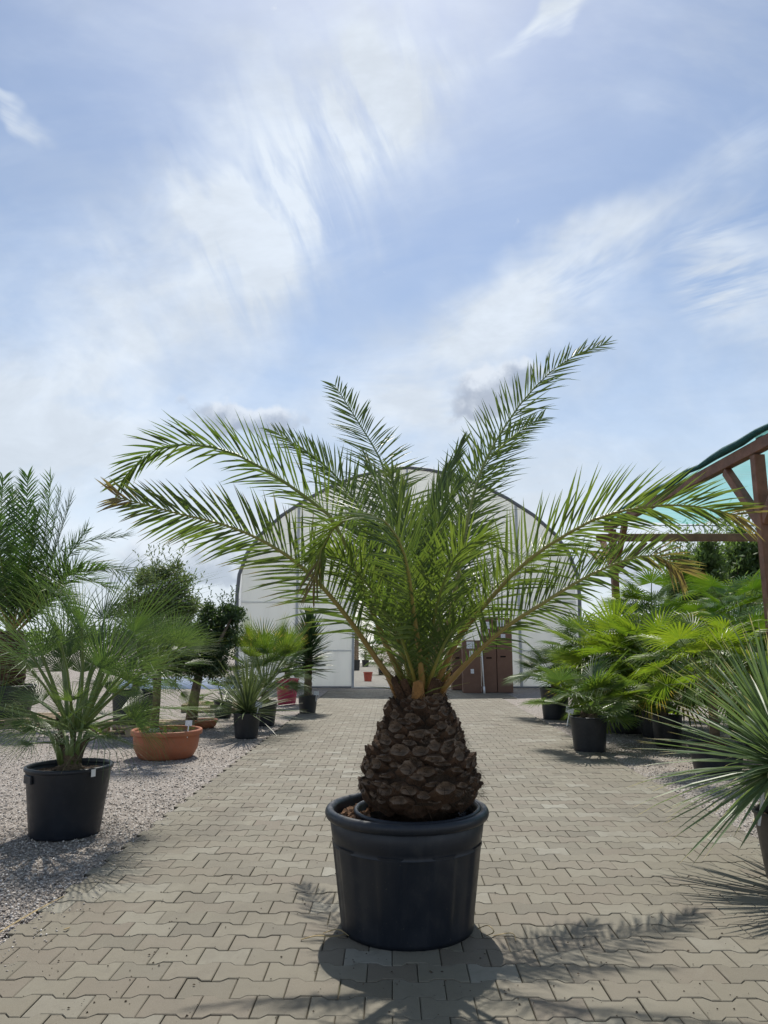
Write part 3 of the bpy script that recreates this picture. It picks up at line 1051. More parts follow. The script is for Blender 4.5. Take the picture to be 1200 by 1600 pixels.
for _ in range(420):
    a = sr.uniform(R(95), R(275)); rr = (rt - .05) * math.sqrt(sr.uniform(.35, 1))
    s = sr.uniform(.008, .022)
    q = Euler((sr.uniform(-.6, .6), sr.uniform(-.6, .6), sr.uniform(0, 6))).to_matrix()
    c_ = Vector((rr * math.cos(a), rr * math.sin(a), zs + sr.uniform(.002, .014)))
    ids = [mb.vert(c_ + q @ Vector((x * s, y_ * s * .6, z_ * s * .25))) for x in (-1, 1) for y_ in (-1, 1) for z_ in (-1, 1)]
    for f in ((0, 1, 3, 2), (4, 6, 7, 5), (0, 4, 5, 1), (2, 3, 7, 6), (0, 2, 6, 4), (1, 5, 7, 3)):
        mb.face([ids[i] for i in f])
ch = link('bark_chips', mb.mesh('bark_chips', [M['chip']]), main); ch['kind'] = 'stuff'

# inner pot the palm came in
IP = Vector((MP.x + 0.05, MP.y - 0.01, 0))
ri = rt - 0.068
ip = thing('inner_pot', 'thin black plastic pot set inside the large pot around the palm base', 'plant pot', (IP.x, IP.y, Hm - 0.072), rot=(R(1.0), R(-1.2), 0))
mb = MB()
lathe(mb, [(ri - .03, -.10), (ri - .006, 0.04), (ri + .004, 0.048), (ri + .010, 0.060), (ri + .004, 0.071), (ri - .006, 0.070), (ri - .012, 0.06), (ri - .045, -.10)], 72)
link('wall', mb.mesh('wall', [M['blue_black']], True), ip)
mb = MB()
rings = []
for k in range(8):
    rr = (ri - .02) * k / 7
    rings.append([mb.vert((rr * math.cos(2 * math.pi * q / 48), rr * math.sin(2 * math.pi * q / 48), 0.012 + sr.uniform(-.012, .014))) for q in range(48)] if k else [mb.vert((0, 0, 0.012))] * 48)
for k in range(7):
    for q in range(48):
        if k == 0: mb.face((rings[0][0], rings[1][q], rings[1][(q + 1) % 48]))
        else: mb.face((rings[k][q], rings[k + 1][q], rings[k + 1][(q + 1) % 48], rings[k][(q + 1) % 48]))
link('plastic_film', mb.mesh('plastic_film', [M['dark_film']]), ip)

# --- trunk
TC = Vector((at_y(656, 1180, MP.y).x, MP.y, 0))
palm = thing('date_palm', 'large date palm with arching feather fronds and pineapple-like trunk in the blue-black pot', 'palm tree', (TC.x, TC.y, Hm - 0.05))
PO = Vector((TC.x, TC.y, Hm - 0.05))
tp_px = [(1285, 40), (1268, 46), (1254, 68), (1238, 87), (1215, 86), (1190, 77), (1160, 64), (1130, 51), (1108, 43), (1092, 36), (1078, 32)]
tprof = []
for py, hw_ in tp_px:
    c_ = at_y(656, py, MP.y)
    tprof.append((hw_ * pxm(c_), c_.z - PO.z))


def trunk_r(z):
    for (r0_, z0), (r1_, z1) in zip(tprof, tprof[1:]):
        if z0 <= z <= z1:
            return r0_ + (r1_ - r0_) * (z - z0) / (z1 - z0)
    return tprof[-1][0]


mb = MB()
tr_ = random.Random(9)
lathe(mb, [(r_ * 1.0, z) for r_, z in tprof] + [(0.002, tprof[-1][1] + .02)], 40, 0, lambda a, i: 1 + 0.03 * math.sin(7 * a + i * 2) + tr_.uniform(-.02, .02))
trunk = link('trunk', mb.mesh('trunk', [M['fibre']], True), palm)


def stub_mesh(seed):
    """old leaf base: lens-shaped stub, cut face outward (+X), up = +Z; about 10 cm wide"""
    q = random.Random(seed)
    mb = MB()
    ring_n = 10

    def ring(x, hw_, hh, zc, j):
        o = []
        for k in range(ring_n):
            a = 2 * math.pi * k / ring_n
            yy = math.copysign(abs(math.cos(a)) ** 0.8, math.cos(a)) * hw_
            zz = math.copysign(abs(math.sin(a)) ** 1.5, math.sin(a)) * hh * (1.15 if math.sin(a) > 0 else 0.95)
            o.append(mb.vert((x + q.uniform(-j, j), yy + q.uniform(-j, j), zc + zz + q.uniform(-j, j))))
        return o
    r1 = ring(-0.035, 0.070, 0.036, -0.022, .002)
    r2 = ring(0.012, 0.060, 0.030, 0.0, .004)
    r3 = ring(0.032 + q.uniform(-.012, .012), 0.046 * q.uniform(.75, 1.15), 0.020 * q.uniform(.7, 1.3), 0.020, .006)
    r4 = ring(0.033, 0.038, 0.014, 0.021, .003)
    r5 = ring(0.024, 0.018, 0.006, 0.019, .003)
    for a, b in ((r1, r2), (r2, r3)):
        for k in range(ring_n):
            mb.face((a[k], a[(k + 1) % ring_n], b[(k + 1) % ring_n], b[k]), 0)
    for a, b in ((r3, r4), (r4, r5)):
        for k in range(ring_n):
            mb.face((a[k], a[(k + 1) % ring_n], b[(k + 1) % ring_n], b[k]), 1)
    mb.face(r5, 1)
    return mb.mesh('leaf_base', [M['stub_side'], M['cut_stub']])


stubs = [stub_mesh(k) for k in range(9)]
zlo, zhi = tprof[2][1] + .004, tprof[-1][1] - .03
NS = 235
acc = 0.0
for i in range(NS):
    s = i / (NS - 1)
    z = zlo + (zhi - zlo) * (1 - (1 - s) ** 0.92)
    rr = trunk_r(z)
    a = i * 2.39996 + tr_.uniform(-.05, .05)
    sc_ = (0.62 + 0.3 * (rr / 0.26)) * tr_.uniform(.7, 1.3)
    if tr_.random() < .07: continue
    up = tr_.uniform(-26, 16) + 34 * max(0, s - .55) / .45
    jj = tr_.uniform(.90, 1.0)
    o = link('leaf_base', tr_.choice(stubs), trunk)
    o.matrix_local = Matrix.Translation((rr * jj * math.cos(a), rr * jj * math.sin(a), z + tr_.uniform(-.008, .008))) @ Matrix.Rotation(a, 4, 'Z') @ Matrix.Rotation(R(-up), 4, 'Y') @ Matrix.Rotation(R(tr_.uniform(-10, 10)), 4, 'X') @ Matrix.Scale(sc_, 4)
# loose fibres
mb = MB()
for _ in range(2600):
    a = tr_.uniform(0, 6.283); z = tr_.uniform(zlo, zhi + .04); rr = trunk_r(min(z, zhi)) * tr_.uniform(1.0, 1.1) + .008
    p = Vector((rr * math.cos(a), rr * math.sin(a), z))
    d = Vector((math.cos(a) * tr_.uniform(.1, 1), math.sin(a) * tr_.uniform(.1, 1), tr_.uniform(-.8, 1.0))) + Vector((-math.sin(a), math.cos(a), 0)) * tr_.uniform(-1.2, 1.2)
    d.normalize(); L_ = tr_.uniform(.02, .07)
    s_ = Vector((-math.sin(a), math.cos(a), .3)) * .0012
    q = p + d * L_ * .5 + Vector((0, 0, -.006)); e_ = p + d * L_ + Vector((0, 0, -.02))
    ids = [mb.vert(p - s_), mb.vert(p + s_), mb.vert(q - s_), mb.vert(q + s_), mb.vert(e_)]
    mb.face((ids[0], ids[1], ids[3], ids[2])); mb.face((ids[2], ids[3], ids[4]))
fb = link('fibres', mb.mesh('fibres', [M['fibre']]), trunk); fb['kind'] = 'stuff'
# cut frond stumps round the top, flaring like a crown
ztop = tprof[-1][1]
for i in range(15):
    a = i * 2.39996 + .4
    r0_ = 0.095 if i < 9 else .07
    z0 = ztop - .06 + tr_.uniform(-.02, .02)
    L_ = tr_.uniform(.08, .17)
    d = Vector((math.cos(a) * .55, math.sin(a) * .55, 1)).normalized()
    p = Vector((r0_ * math.cos(a), r0_ * math.sin(a), z0))
    mb = MB()
    tang = Vector((-math.sin(a), math.cos(a), 0)); out_ = tang.cross(d)
    rs = []
    for s, w_, th in ((0, .038, .016), (.5, .030, .014), (1, .022, .011)):
        c_ = p + d * L_ * s
        rs.append([mb.vert(c_ + tang * math.cos(2 * math.pi * k / 8) * w_ + out_ * math.sin(2 * math.pi * k / 8) * th + d * (tr_.uniform(-.008, .008) if s == 1 else 0)) for k in range(8)])
    for a_, b_ in zip(rs, rs[1:]):
        for k in range(8): mb.face((a_[k], a_[(k + 1) % 8], b_[(k + 1) % 8], b_[k]))
    mb.face(rs[-1])
    link('frond_stump', mb.mesh('frond_stump', [M['stub_orange'] if i % 2 else M['stub_side']]), palm)

# --- fronds: traced spines (px, py, depth Y offset from the trunk)
Y0 = MP.y
FM = (M['date_leaf'], M['rachis'])
FR = [
    # upper left arch
    dict(p=[(640, 1085, 0), (600, 1000, .0), (560, 900, -.05), (522, 815, -.1), (480, 778, -.12), (427, 742, -.15), (360, 706, -.15), (293, 694, -.15), (232, 708, -.15), (190, 752, -.15)], roll=38, vee=24, L=.33),
    # lower left, bronze
    dict(p=[(632, 1085, -.03), (602, 1050, -.06), (560, 988, -.12), (520, 936, -.18), (480, 893, -.22), (427, 854, -.25), (360, 823, -.28), (273, 801, -.3), (185, 777, -.3)], roll=62, vee=14, L=.31, dry=.75, drylen=.10, tf=.45),
    # second left, behind
    dict(p=[(648, 1085, .05), (625, 980, .2), (600, 890, .4), (565, 800, .6), (535, 755, .7), (493, 716, .8), (432, 676, .85)], roll=-30, vee=25, L=.34),
    # tall, leaning back left
    dict(p=[(655, 1085, .06), (645, 1000, .2), (632, 880, .45), (608, 765, .7), (593, 715, .85), (560, 660, 1.0), (524, 603, 1.1)], roll=0, vee=6, L=.34, azim=-.25, closed=1.4),
    # tall right
    dict(p=[(672, 1085, .05), (692, 1010, .2), (716, 900, .4), (727, 833, .5), (742, 765, .65), (762, 712, .75), (795, 657, .9), (830, 611, 1.0), (880, 566, 1.1), (945, 537, 1.2)], roll=40, vee=20, L=.33),
    # right, behind the tall one
    dict(p=[(668, 1085, .08), (684, 990, .3), (700, 890, .6), (724, 785, .9), (758, 727, 1.1), (800, 682, 1.25), (846, 654, 1.35)], roll=35, vee=20, L=.34),
    # big right
    dict(p=[(676, 1088, -.03), (697, 1035, -.08), (726, 983, -.12), (760, 943, -.16), (806, 892, -.2), (850, 857, -.22), (892, 831, -.25), (935, 809, -.28), (988, 795, -.3), (1046, 789, -.32), (1100, 793, -.34), (1152, 806, -.35)], roll=-44, vee=22, L=.34, dry=.5, drylen=.06, tf=.5),
    # lower right, yellowish
    dict(p=[(682, 1090, -.06), (702, 1066, -.1), (728, 1038, -.14), (760, 1006, -.18), (797, 975, -.2), (846, 944, -.2), (892, 915, -.18), (935, 892, -.15), (988, 872, -.1), (1030, 869, -.05), (1064, 892, 0)], roll=-50, vee=20, L=.26, dry=.6, drylen=.22, tf=.6),
    # right, going back
    dict(p=[(672, 1085, .05), (712, 1000, .3), (765, 925, .6), (815, 885, .85), (862, 860, 1.05), (905, 856, 1.2), (940, 872, 1.3)], roll=-20, vee=24, L=.33, dry=.5, drylen=.12),
    # front centre arching over to the left
    dict(p=[(662, 1088, -.08), (655, 1020, -.2), (645, 950, -.3), (636, 885, -.4), (618, 835, -.47), (590, 808, -.52), (558, 804, -.55), (528, 820, -.56), (504, 853, -.56), (490, 912, -.55)], roll=-8, vee=10, L=.33, azim=-1.0, dry=.5, drylen=.12),
    # spear and young upright leaves
    dict(p=[(660, 1085, .02), (662, 960, .1), (668, 850, .2), (688, 765, .28), (722, 694, .35)], roll=20, vee=20, L=.30, closed=.26, n=70),
    dict(p=[(655, 1085, .02), (640, 960, .15), (618, 840, .35), (592, 760, .5), (571, 712, .6)], roll=10, vee=20, L=.30, closed=.4, n=46),
    dict(p=[(658, 1085, .0), (655, 980, .05), (668, 880, .1), (692, 800, .1), (718, 752, .1)], roll=25, vee=20, L=.30, closed=.7),
    dict(p=[(652, 1085, .0), (640, 990, .0), (640, 880, .05), (628, 800, .1), (612, 740, .15)], roll=-15, vee=22, L=.31, closed=.8),
    dict(p=[(650, 1085, -.03), (622, 1000, -.1), (586, 930, -.2), (548, 885, -.3), (512, 868, -.4), (480, 878, -.45)], roll=20, vee=26, L=.30),
    dict(p=[(658, 1085, -.05), (672, 1000, -.18), (690, 920, -.3), (716, 865, -.42), (752, 845, -.5), (790, 862, -.55)], roll=-12, vee=26, L=.28),
    dict(p=[(650, 1085, .1), (622, 1010, .35), (580, 940, .6), (545, 902, 1.1), (505, 897, 1.65)], roll=15, vee=24, L=.32),
    dict(p=[(664, 1085, .1), (690, 1000, .35), (730, 930, .65), (780, 890, .9), (830, 892, 1.1)], roll=-15, vee=24, L=.32),
    dict(p=[(660, 1085, .1), (676, 1000, .35), (700, 910, .6), (720, 830, .8), (735, 790, .95)], roll=10, vee=24, L=.33),
    dict(p=[(654, 1085, .1), (632, 1000, .3), (606, 915, .5), (575, 850, .7), (545, 815, .85)], roll=-10, vee=24, L=.33),
    dict(p=[(655, 1088, -.06), (640, 1035, -.16), (622, 985, -.28), (596, 950, -.4), (570, 945, -.5)], roll=0, vee=28, L=.22, n=44),
    dict(p=[(664, 1088, -.06), (680, 1040, -.16), (700, 995, -.26), (726, 968, -.36), (750, 965, -.45)], roll=0, vee=28, L=.22, n=44),
]
fr_r = random.Random(21)
for k, d in enumerate(FR):
    pts = [at_y(px, py, Y0 + dy) for px, py, dy in d['p']]
    make_frond(pts, palm, PO, FM, d['roll'], 0, d['L'] * 1.06, 0.0112, d.get('n', 100 if k < 11 else 66), .0150 if k < 11 else .011, d.get('vee', 22), droop=.10, drytip=d.get('dry', .15), drylen=d.get('drylen', 0),
               azim=d.get('azim'), rg=fr_r, closed=d.get('closed', 1.0), tipfloor=d.get('tf', .35), t0=.13 if k < 11 else .1)
# bare yellow spines and dead strands at the heart
mb = MB()
for _ in range(260):
    a = tr_.uniform(0, 6.283); rr = tr_.uniform(.02, .10)
    p = Vector((rr * math.cos(a), rr * math.sin(a), ztop + tr_.uniform(-.03, .10)))
    d = Vector((math.cos(a + tr_.uniform(-1.2, 1.2)) * tr_.uniform(.2, 1.2), math.sin(a + tr_.uniform(-1.2, 1.2)) * tr_.uniform(.2, 1.2), tr_.uniform(.3, 1.5))).normalized()
    leaflet(mb, p, d, d.orthogonal().normalized(), tr_.uniform(.08, .26), .006, .15, .4 * tr_.random(), .9, 0, seg=2)
sp_ = link('spines', mb.mesh('spines', [M['rachis']]), palm); sp_['kind'] = 'stuff'


# ------------------------------------------------------------------ fan leaves
def fan_mesh(seed, lp_, r, n, spread, split, droop, tipdroop, mat, dry=.3, tilt=35, pw=.008, curve=.25, widthf=1.0):
    """leaf along +X: petiole then a fan of folded segments; +Z is the upper side"""
    q = random.Random(seed)
    mb = MB()
    pts = [Vector((lp_ * s, 0, -curve * lp_ * s * s * .5)) for s in (0, .33, .66, 1)]
    hub = pts[-1]
    tube(mb, pts, [pw * 1.5, pw * 1.1, pw, pw * .8], 5, 1, 0, 0, .6)
    tl = R(-tilt)
    ct, st = math.cos(tl), math.sin(tl)

    def P(x, y, z):
        return (hub.x + x * ct - z * st, y, hub.z + x * st + z * ct)
    dth = R(spread) / n
    for i in range(n):
        th = -R(spread) / 2 + dth * (i + .5)
        f = abs(th) / (R(spread) / 2)
        L = r * (1 - .28 * f ** 2) * q.uniform(.92, 1.05)
        dr = droop * q.uniform(.7, 1.3); td = tipdroop * q.uniform(.4, 1.6)
        cup = .12 * r
        dry_t = dry * q.uniform(.2, 1.5)
        th += q.uniform(-.15, .15) * dth

        def pt(rho, off, lift):
            x = rho * math.cos(th + off / max(rho, 1e-4)); y = rho * math.sin(th + off / max(rho, 1e-4))
            s = rho / r
            z = cup * (f ** 1.5) * s + lift - dr * r * s * s - td * r * max(0, s - .55) ** 2 * 3
            return P(x, y, z)
        rs_ = L * split
        w1 = rs_ * dth * .5 * .98
        w2 = w1 * .72 * widthf
        pleat = w1 * .55
        h = mb.vert(P(0, 0, 0))
        a0 = (mb.vert(pt(rs_, -w1, 0)), mb.vert(pt(rs_, 0, -pleat)), mb.vert(pt(rs_, w1, 0)))
        rm = rs_ + (L - rs_) * .55
        a1 = (mb.vert(pt(rm, -w2, 0), dry_t * .3), mb.vert(pt(rm, 0, -pleat * .7), dry_t * .3), mb.vert(pt(rm, w2, 0), dry_t * .3))
        tp_ = mb.vert(pt(L, 0, 0), dry_t)
        mb.face((h, a0[0], a0[1])); mb.face((h, a0[1], a0[2]))
        mb.face((a0[0], a1[0], a1[1], a0[1])); mb.face((a0[1], a1[1], a1[2], a0[2]))
        mb.face((a1[0], tp_, a1[1])); mb.face((a1[1], tp_, a1[2]))
    return mb.mesh('leaf', [M[mat], M['petiole']])


def crown(parent, meshes, n, emin, emax, seed, origin=(0, 0, 0), smin=.8, smax=1.15, az0=0, azr=2 * math.pi, hub=0.04, power=.8, rollj=25, zjit=.0):
    q = random.Random(seed)
    for i in range(n):
        s = (i + .5) / n
        el = emax + (emin - emax) * s ** power + q.uniform(-8, 8)
        az = az0 + (i * 2.39996 + q.uniform(-.3, .3)) % azr
        o = link('leaf', q.choice(meshes), parent)
        o.matrix_local = (Matrix.Translation(Vector(origin) + Vector((math.cos(az) * hub, math.sin(az) * hub, -.03 * s + q.uniform(-zjit, zjit)))) @ Matrix.Rotation(az, 4, 'Z')
                          @ Matrix.Rotation(-R(el), 4, 'Y') @ Matrix.Rotation(R(q.uniform(-rollj, rollj)), 4, 'X') @ Matrix.Scale(q.uniform(smin, smax), 4))


def stem(parent, h, r0, r1, lean=(0, 0), mat='palm_bark', name='trunk', n=10, seed=1, knob=.12):
    q = random.Random(seed)
    mb = MB()
    k = max(4, int(h / .05))
    pts, rad = [], []
    for i in range(k + 1):
        s = i / k
        pts.append((lean[0] * s * s, lean[1] * s * s, h * s - .03))
        rad.append((r0 + (r1 - r0) * s) * (1 + (knob if i % 2 else -knob) * q.uniform(.3, 1)))
    tube(mb, pts, rad, n, 0)
    return link(name, mb.mesh(name, [M[mat]], True), parent)


def blade_mesh(seed, L, w, droop, mat, dry=.4, curve=0.0):
    q = random.Random(seed)
    mb = MB()
    prev = None
    for s, wf in ((0, 1.0), (.25, .95), (.55, .8), (.82, .45)):
        z = -droop * L * s * s
        y = curve * L * s * s
        dr = dry * s ** 2
        cur = (mb.vert((L * s, y - w / 2 * wf, z + w * .2 * wf), dr), mb.vert((L * s, y, z), dr), mb.vert((L * s, y + w / 2 * wf, z + w * .2 * wf), dr))
        if prev:
            mb.face((prev[0], cur[0], cur[1], prev[1])); mb.face((prev[1], cur[1], cur[2], prev[2]))
        prev = cur
    tp_ = mb.vert((L, curve * L, -droop * L), dry * 1.6)
    mb.face((prev[0], tp_, prev[1])); mb.face((prev[1], tp_, prev[2]))
    return mb.mesh('leaf', [M[mat]])


def rosette(parent, meshes, n, emin, emax, seed, origin=(0, 0, 0), hub=.03, hubz=.06, smin=.75, smax=1.1, power=.9):
    q = random.Random(seed)
    for i in range(n):
        s = (i + .5) / n
        el = emax + (emin - emax) * s ** power + q.uniform(-5, 5)
        az = i * 2.39996 + q.uniform(-.25, .25)
        o = link('leaf', q.choice(meshes), parent)
        o.matrix_local = (Matrix.Translation(Vector(origin) + Vector((math.cos(az) * hub * s, math.sin(az) * hub * s, -hubz * s))) @ Matrix.Rotation(az, 4, 'Z')
                          @ Matrix.Rotation(-R(el), 4, 'Y') @ Matrix.Rotation(R(q.uniform(-20, 20)), 4, 'X') @ Matrix.Scale(q.uniform(smin, smax), 4))


def plant_label(px, py, Y, size_px, label, tilt=0.0, depth_drop=.12):
    p = at_y(px, py, Y)
    s = size_px * pxm(p)
    o = thing('plant_label', label, 'label', (p.x, p.y, p.z - depth_drop), 'white plant labels stuck in the pots', (R(-8), tilt, R(-8)))
    mb = MB(); box(mb, -s / 2, s / 2, -.0012, .0012, depth_drop - s * .38, depth_drop + s * .38, 0)
    link('plate', mb.mesh('plate', [M['label']]), o)
    mb = MB(); box(mb, -.006, .006, -.0015, .0015, -.05, depth_drop - s * .38, 0)
    link('stake', mb.mesh('stake', [M['white_paper']]), o)
    return o


# meshes shared by the fan palms
CH = [fan_mesh(k, .30 + .06 * (k % 3), .32, 22, 215, .36, .05, .10, 'fan_mid', .35, 18) for k in range(5)]
CHY = [fan_mesh(20 + k, .34 + .06 * (k % 3), .36, 24, 225, .36, .06, .12, 'fan_yellow', .35, 22) for k in range(5)]
CHG = [fan_mesh(40 + k, .34 + .07 * (k % 3), .35, 24, 225, .34, .06, .14, 'fan_green', .35, 22) for k in range(5)]
TRA = [fan_mesh(60 + k, .50 + .08 * (k % 3), .46, 30, 240, .36, .10, .30, 'fan_mid', .3, 30, .009) for k in range(5)]
TRY = [fan_mesh(80 + k, .50 + .08 * (k % 3), .46, 30, 240, .38, .10, .25, 'fan_yellow', .3, 30, .009) for k in range(5)]
TRA += [fan_mesh(66, .5, .42, 28, 200, .36, .2, .5, 'fan_mid', 1.3, 40, .009)]
TRY += [fan_mesh(86, .5, .42, 28, 200, .36, .2, .5, 'fan_yellow', 1.2, 40, .009)]
CH += [fan_mesh(6, .34, .3, 22, 180, .36, .12, .3, 'fan_mid', 1.1, 25)]
WAS = [fan_mesh(100 + k, .36 + .09 * (k % 3), .54, 26, 150 + 14 * (k % 3), .14, .10 + .06 * (k % 3), .30, 'fan_green', .4, 14, .011, widthf=.85) for k in range(6)]

# ------------------------------------------------------------------ left side
# near left: fan palm in a black tub
sp1 = pot_spec(109, 1316, 130, 1194, .82)
p1, s1 = make_pot('plant_pot', 'blue-black round tub with small handle and sticker on the gravel', sp1, 'blue_black', .82, .028, .012, .05, n=64, handles=True)
mb = MB(); box(mb, -.016, .016, -.002, .0, -.024, .024)
a = -math.pi / 2 + .95
link('sticker', mb.mesh('sticker', [M['white_paper']]), p1, ((sp1[1] + .0) * math.cos(a), (sp1[1] + .0) * math.sin(a), sp1[2] - .03), (0, 0, a + math.pi / 2))
t1 = thing('fan_palm', 'young fan palm with thick green leaf stalks in the sticker-marked tub', 'palm tree', s1)
stem(t1, .17, .085, .07, (0.01, 0), 'palm_bark', knob=.18, seed=3)
q = random.Random(31)
for i in range(13):      # thick petiole bases, splayed
    a = i * 2.39996; mb = MB(); L_ = q.uniform(.22, .38); sl = q.uniform(.15, .5)
    tube(mb, [(.045 * math.cos(a), .045 * math.sin(a), .02), (.05 * math.cos(a) + sl * .35 * L_ * math.cos(a), .05 * math.sin(a) + sl * .35 * L_ * math.sin(a), L_ * .5), (.05 * math.cos(a) + sl * L_ * math.cos(a), .05 * math.sin(a) + sl * L_ * math.sin(a), L_)], [.030, .019, .011], 7, 0, 0, 0, .6)
    link('leaf_stalk', mb.mesh('leaf_stalk', [M['petiole'] if i % 3 else M['palm_bark']], True), t1)
crown(t1, WAS, 20, 52, 89, 5, (0.02, 0, .30), 1.1, 1.42, hub=.05, rollj=85)
crown(t1, WAS, 20, 6, 54, 6, (0.02, 0, .30), .75, 1.05, hub=.05, rollj=85)

crown(t1, WAS, 10, 16, 40, 66, (0.02, 0, .20), .6, .85, hub=.05, rollj=85)

# terracotta bowl with slim-trunked palm
sp2 = pot_spec(261, 1190, 108, 1139, .84)
p2, s2 = make_pot('terracotta_bowl', 'wide terracotta coloured bowl with rounded rim on the gravel', sp2, 'terracotta', .82, .055, .03, .045, n=64, bowl=True)
t2 = thing('fan_palm', 'small fan palm on a bare stem growing from the terracotta bowl', 'palm tree', (at_y(241, 1140, s2.y).x, s2.y, s2.z))
H2 = at_y(241, 1045, s2.y).z - s2.z
mb = MB(); tube(mb, [(0, 0, -.03), (0, 0, .05), (0.01, 0, H2 * .5), (0.0, 0, H2)], [.055, .05, .045, .05], 12)
link('trunk', mb.mesh('trunk', [M['palm_bark']], True), t2)
mb = MB(); tube(mb, [(0, 0, .0), (0, 0, .045)], [.058, .058], 14); link('stem_band', mb.mesh('stem_band', [M['steel']]), t2)
B2 = [fan_mesh(120 + k, .26 + .05 * (k % 3), .42, 24, 140, .2, .06, .12, 'fan_green', .35, 12, .009) for k in range(5)]
crown(t2, B2, 20, 40, 88, 8, (0, 0, H2), 1.0, 1.4, hub=.03, rollj=50)
crown(t2, B2, 9, -35, 25, 9, (0, 0, H2), .8, 1.1, hub=.04)
mb = MB()
for i in range(26):
    a = q.uniform(0, 6.28); rr = sp2[1] * q.uniform(.35, .75); pz = Vector((rr * math.cos(a), rr * math.sin(a), s2.z - p2.location.z))
    for j in range(6):
        d = Vector((q.uniform(-.5, .5), q.uniform(-.5, .5), 1)).normalized()
        leaflet(mb, pz + d * q.uniform(0, .03), d, d.orthogonal().normalized(), q.uniform(.03, .09), .006, .2, 0, .3, seg=2)
wd = link('weeds', mb.mesh('weeds', [M['bright_leaf']]), p2); wd['kind'] = 'stuff'
plant_label(294, 1130, s2.y - sp2[1] * .55, 11, 'narrow white upright label in the terracotta bowl', depth_drop=.11)

# spiky grass-like plant, label
sp3 = pot_spec(386, 1155, 44, 1113, .84)
p3, s3 = make_pot('plant_pot', 'black pot under the spiky grass-like plant at the path edge', sp3, 'black_plastic', .84, .022, .01, .03)
t3 = thing('grass_yucca', 'spiky plant of thin upright grass-like blades in the black pot at the path edge', 'yucca', s3)
BL = [blade_mesh(k, .84, .021, .05 + .05 * (k % 3), 'grassy', .35, .06 * (k % 3 - 1)) for k in range(6)]
stem(t3, .08, .06, .05)
rosette(t3, BL, 210, -6, 89, 11, (0, 0, .06), .05, .05, .75, 1.1, .85)
plant_label(402, 1101, s3.y - sp3[1] * .5, 11, 'white plant label beside the spiky grass-like plant', .15)

# yellow-green fan palm behind it
sp4 = pot_spec(414, 1135, 40, 1095, .82)
p4, s4 = make_pot('plant_pot', 'black pot half hidden behind the spiky grass-like plant', sp4, 'black_plastic', .82, .025, .01, .03)
t4 = thing('fan_palm', 'bushy fan palm with orange-tipped upright leaves before the white greenhouse', 'palm tree', s4)
stem(t4, .2, .07, .06)
CO = [fan_mesh(140 + k, .42 + .08 * (k % 3), .36, 26, 170, .3, .04, .08, 'fan_mid', .8, 8) for k in range(4)]
crown(t4, CO, 20, 50, 88, 12, (0, 0, .28), 1.15, 1.5, hub=.06, rollj=20)
crown(t4, CHG, 24, 12, 65, 13, (0, 0, .25), 1.0, 1.3, hub=.05)

sp5 = pot_spec(349, 1122, 30, 1094, .85)
p5, s5 = make_pot('plant_pot', 'small black pot with a low leafy palm beside the olive trunk', sp5, 'black_plastic', .85, .02, .01, .03)
t5 = thing('fan_palm', 'low dull green fan palm in the small black pot beside the olive trunk', 'palm tree', s5)
crown(t5, CHG, 16, -5, 75, 15, (0, 0, .02), .8, 1.1)
plant_label(352, 1096, s5.y - sp5[1] * .6, 8, 'white label lying at the rim of the small black pot', 1.2, .02)

sp6 = pot_spec(449, 1102, 37, 1060, .78)
p6, s6 = make_pot('plant_pot', 'pink-red plastic tub before the white greenhouse wall', sp6, 'pink_plastic', .78, .04, .015, .05)
t6 = thing('fan_palm', 'arching fan palm growing in the pink-red tub', 'palm tree', s6)
stem(t6, .2, .07, .06)
crown(t6, CH, 26, 18, 84, 16, (0, 0, .3), 1.25, 1.6)

sp7 = pot_spec(481, 1116, 31, 1086, .84)
p7, s7 = make_pot('plant_pot', 'small black pot on the paving under the dark narrow yucca', sp7, 'black_plastic', .84, .02, .008, .03)
t7 = thing('yucca', 'dark narrow yucca with a column of stiff leaves on a short trunk', 'yucca', s7)
H7 = at_y(481, 1052, s7.y).z - s7.z
stem(t7, H7 + .7, .075, .06, (0, 0), 'palm_bark', seed=6)
BD = [blade_mesh(30 + k, .56, .055, .03 + .03 * (k % 3), 'dark_leaf', .25) for k in range(4)]
q = random.Random(17)
for i in range(260):
    s = i / 260
    el = 80 - 85 * s + q.uniform(-8, 8); az = i * 2.39996
    o = link('leaf', q.choice(BD), t7)
    o.matrix_local = Matrix.Translation((0, 0, H7 + .78 * (1 - s))) @ Matrix.Rotation(az, 4, 'Z') @ Matrix.Rotation(-R(el), 4, 'Y') @ Matrix.Rotation(R(q.uniform(-15, 15)), 4, 'X') @ Matrix.Scale(q.uniform(.8, 1.05), 4)
plant_label(494, 1083, s7.y - sp7[1] * .5, 8, 'white label in the small black pot on the paving', 0, .1)


# pallets
def pallet(x, y, rot, label, w=1.2, d=.8):
    o = thing('pallet', label, 'pallet', (x, y, ZG), 'wooden pallets under the big pots', (0, 0, rot))
    mbb = MB(); box(mbb, -w / 2, w / 2, -.05, .05, 0, .022, 0, .003)
    bm_ = mbb.mesh('board', [M['pallet']])
    for i in range(5):
        link('board', bm_, o, (0, -d / 2 + .05 + i * (d - .1) / 4, .122))
    for yy in (-d / 2 + .05, 0, d / 2 - .05):
        link('board', bm_, o, (0, yy, 0.001))
    mk = MB(); box(mk, -.06, .06, -.05, .05, 0, .097, 0, .003)
    km = mk.mesh('block', [M['pallet']])
    for xx in (-w / 2 + .06, 0, w / 2 - .06):
        for yy in (-d / 2 + .05, 0, d / 2 - .05):
            link('block', km, o, (xx, yy, .0245))
    return ZG + .144


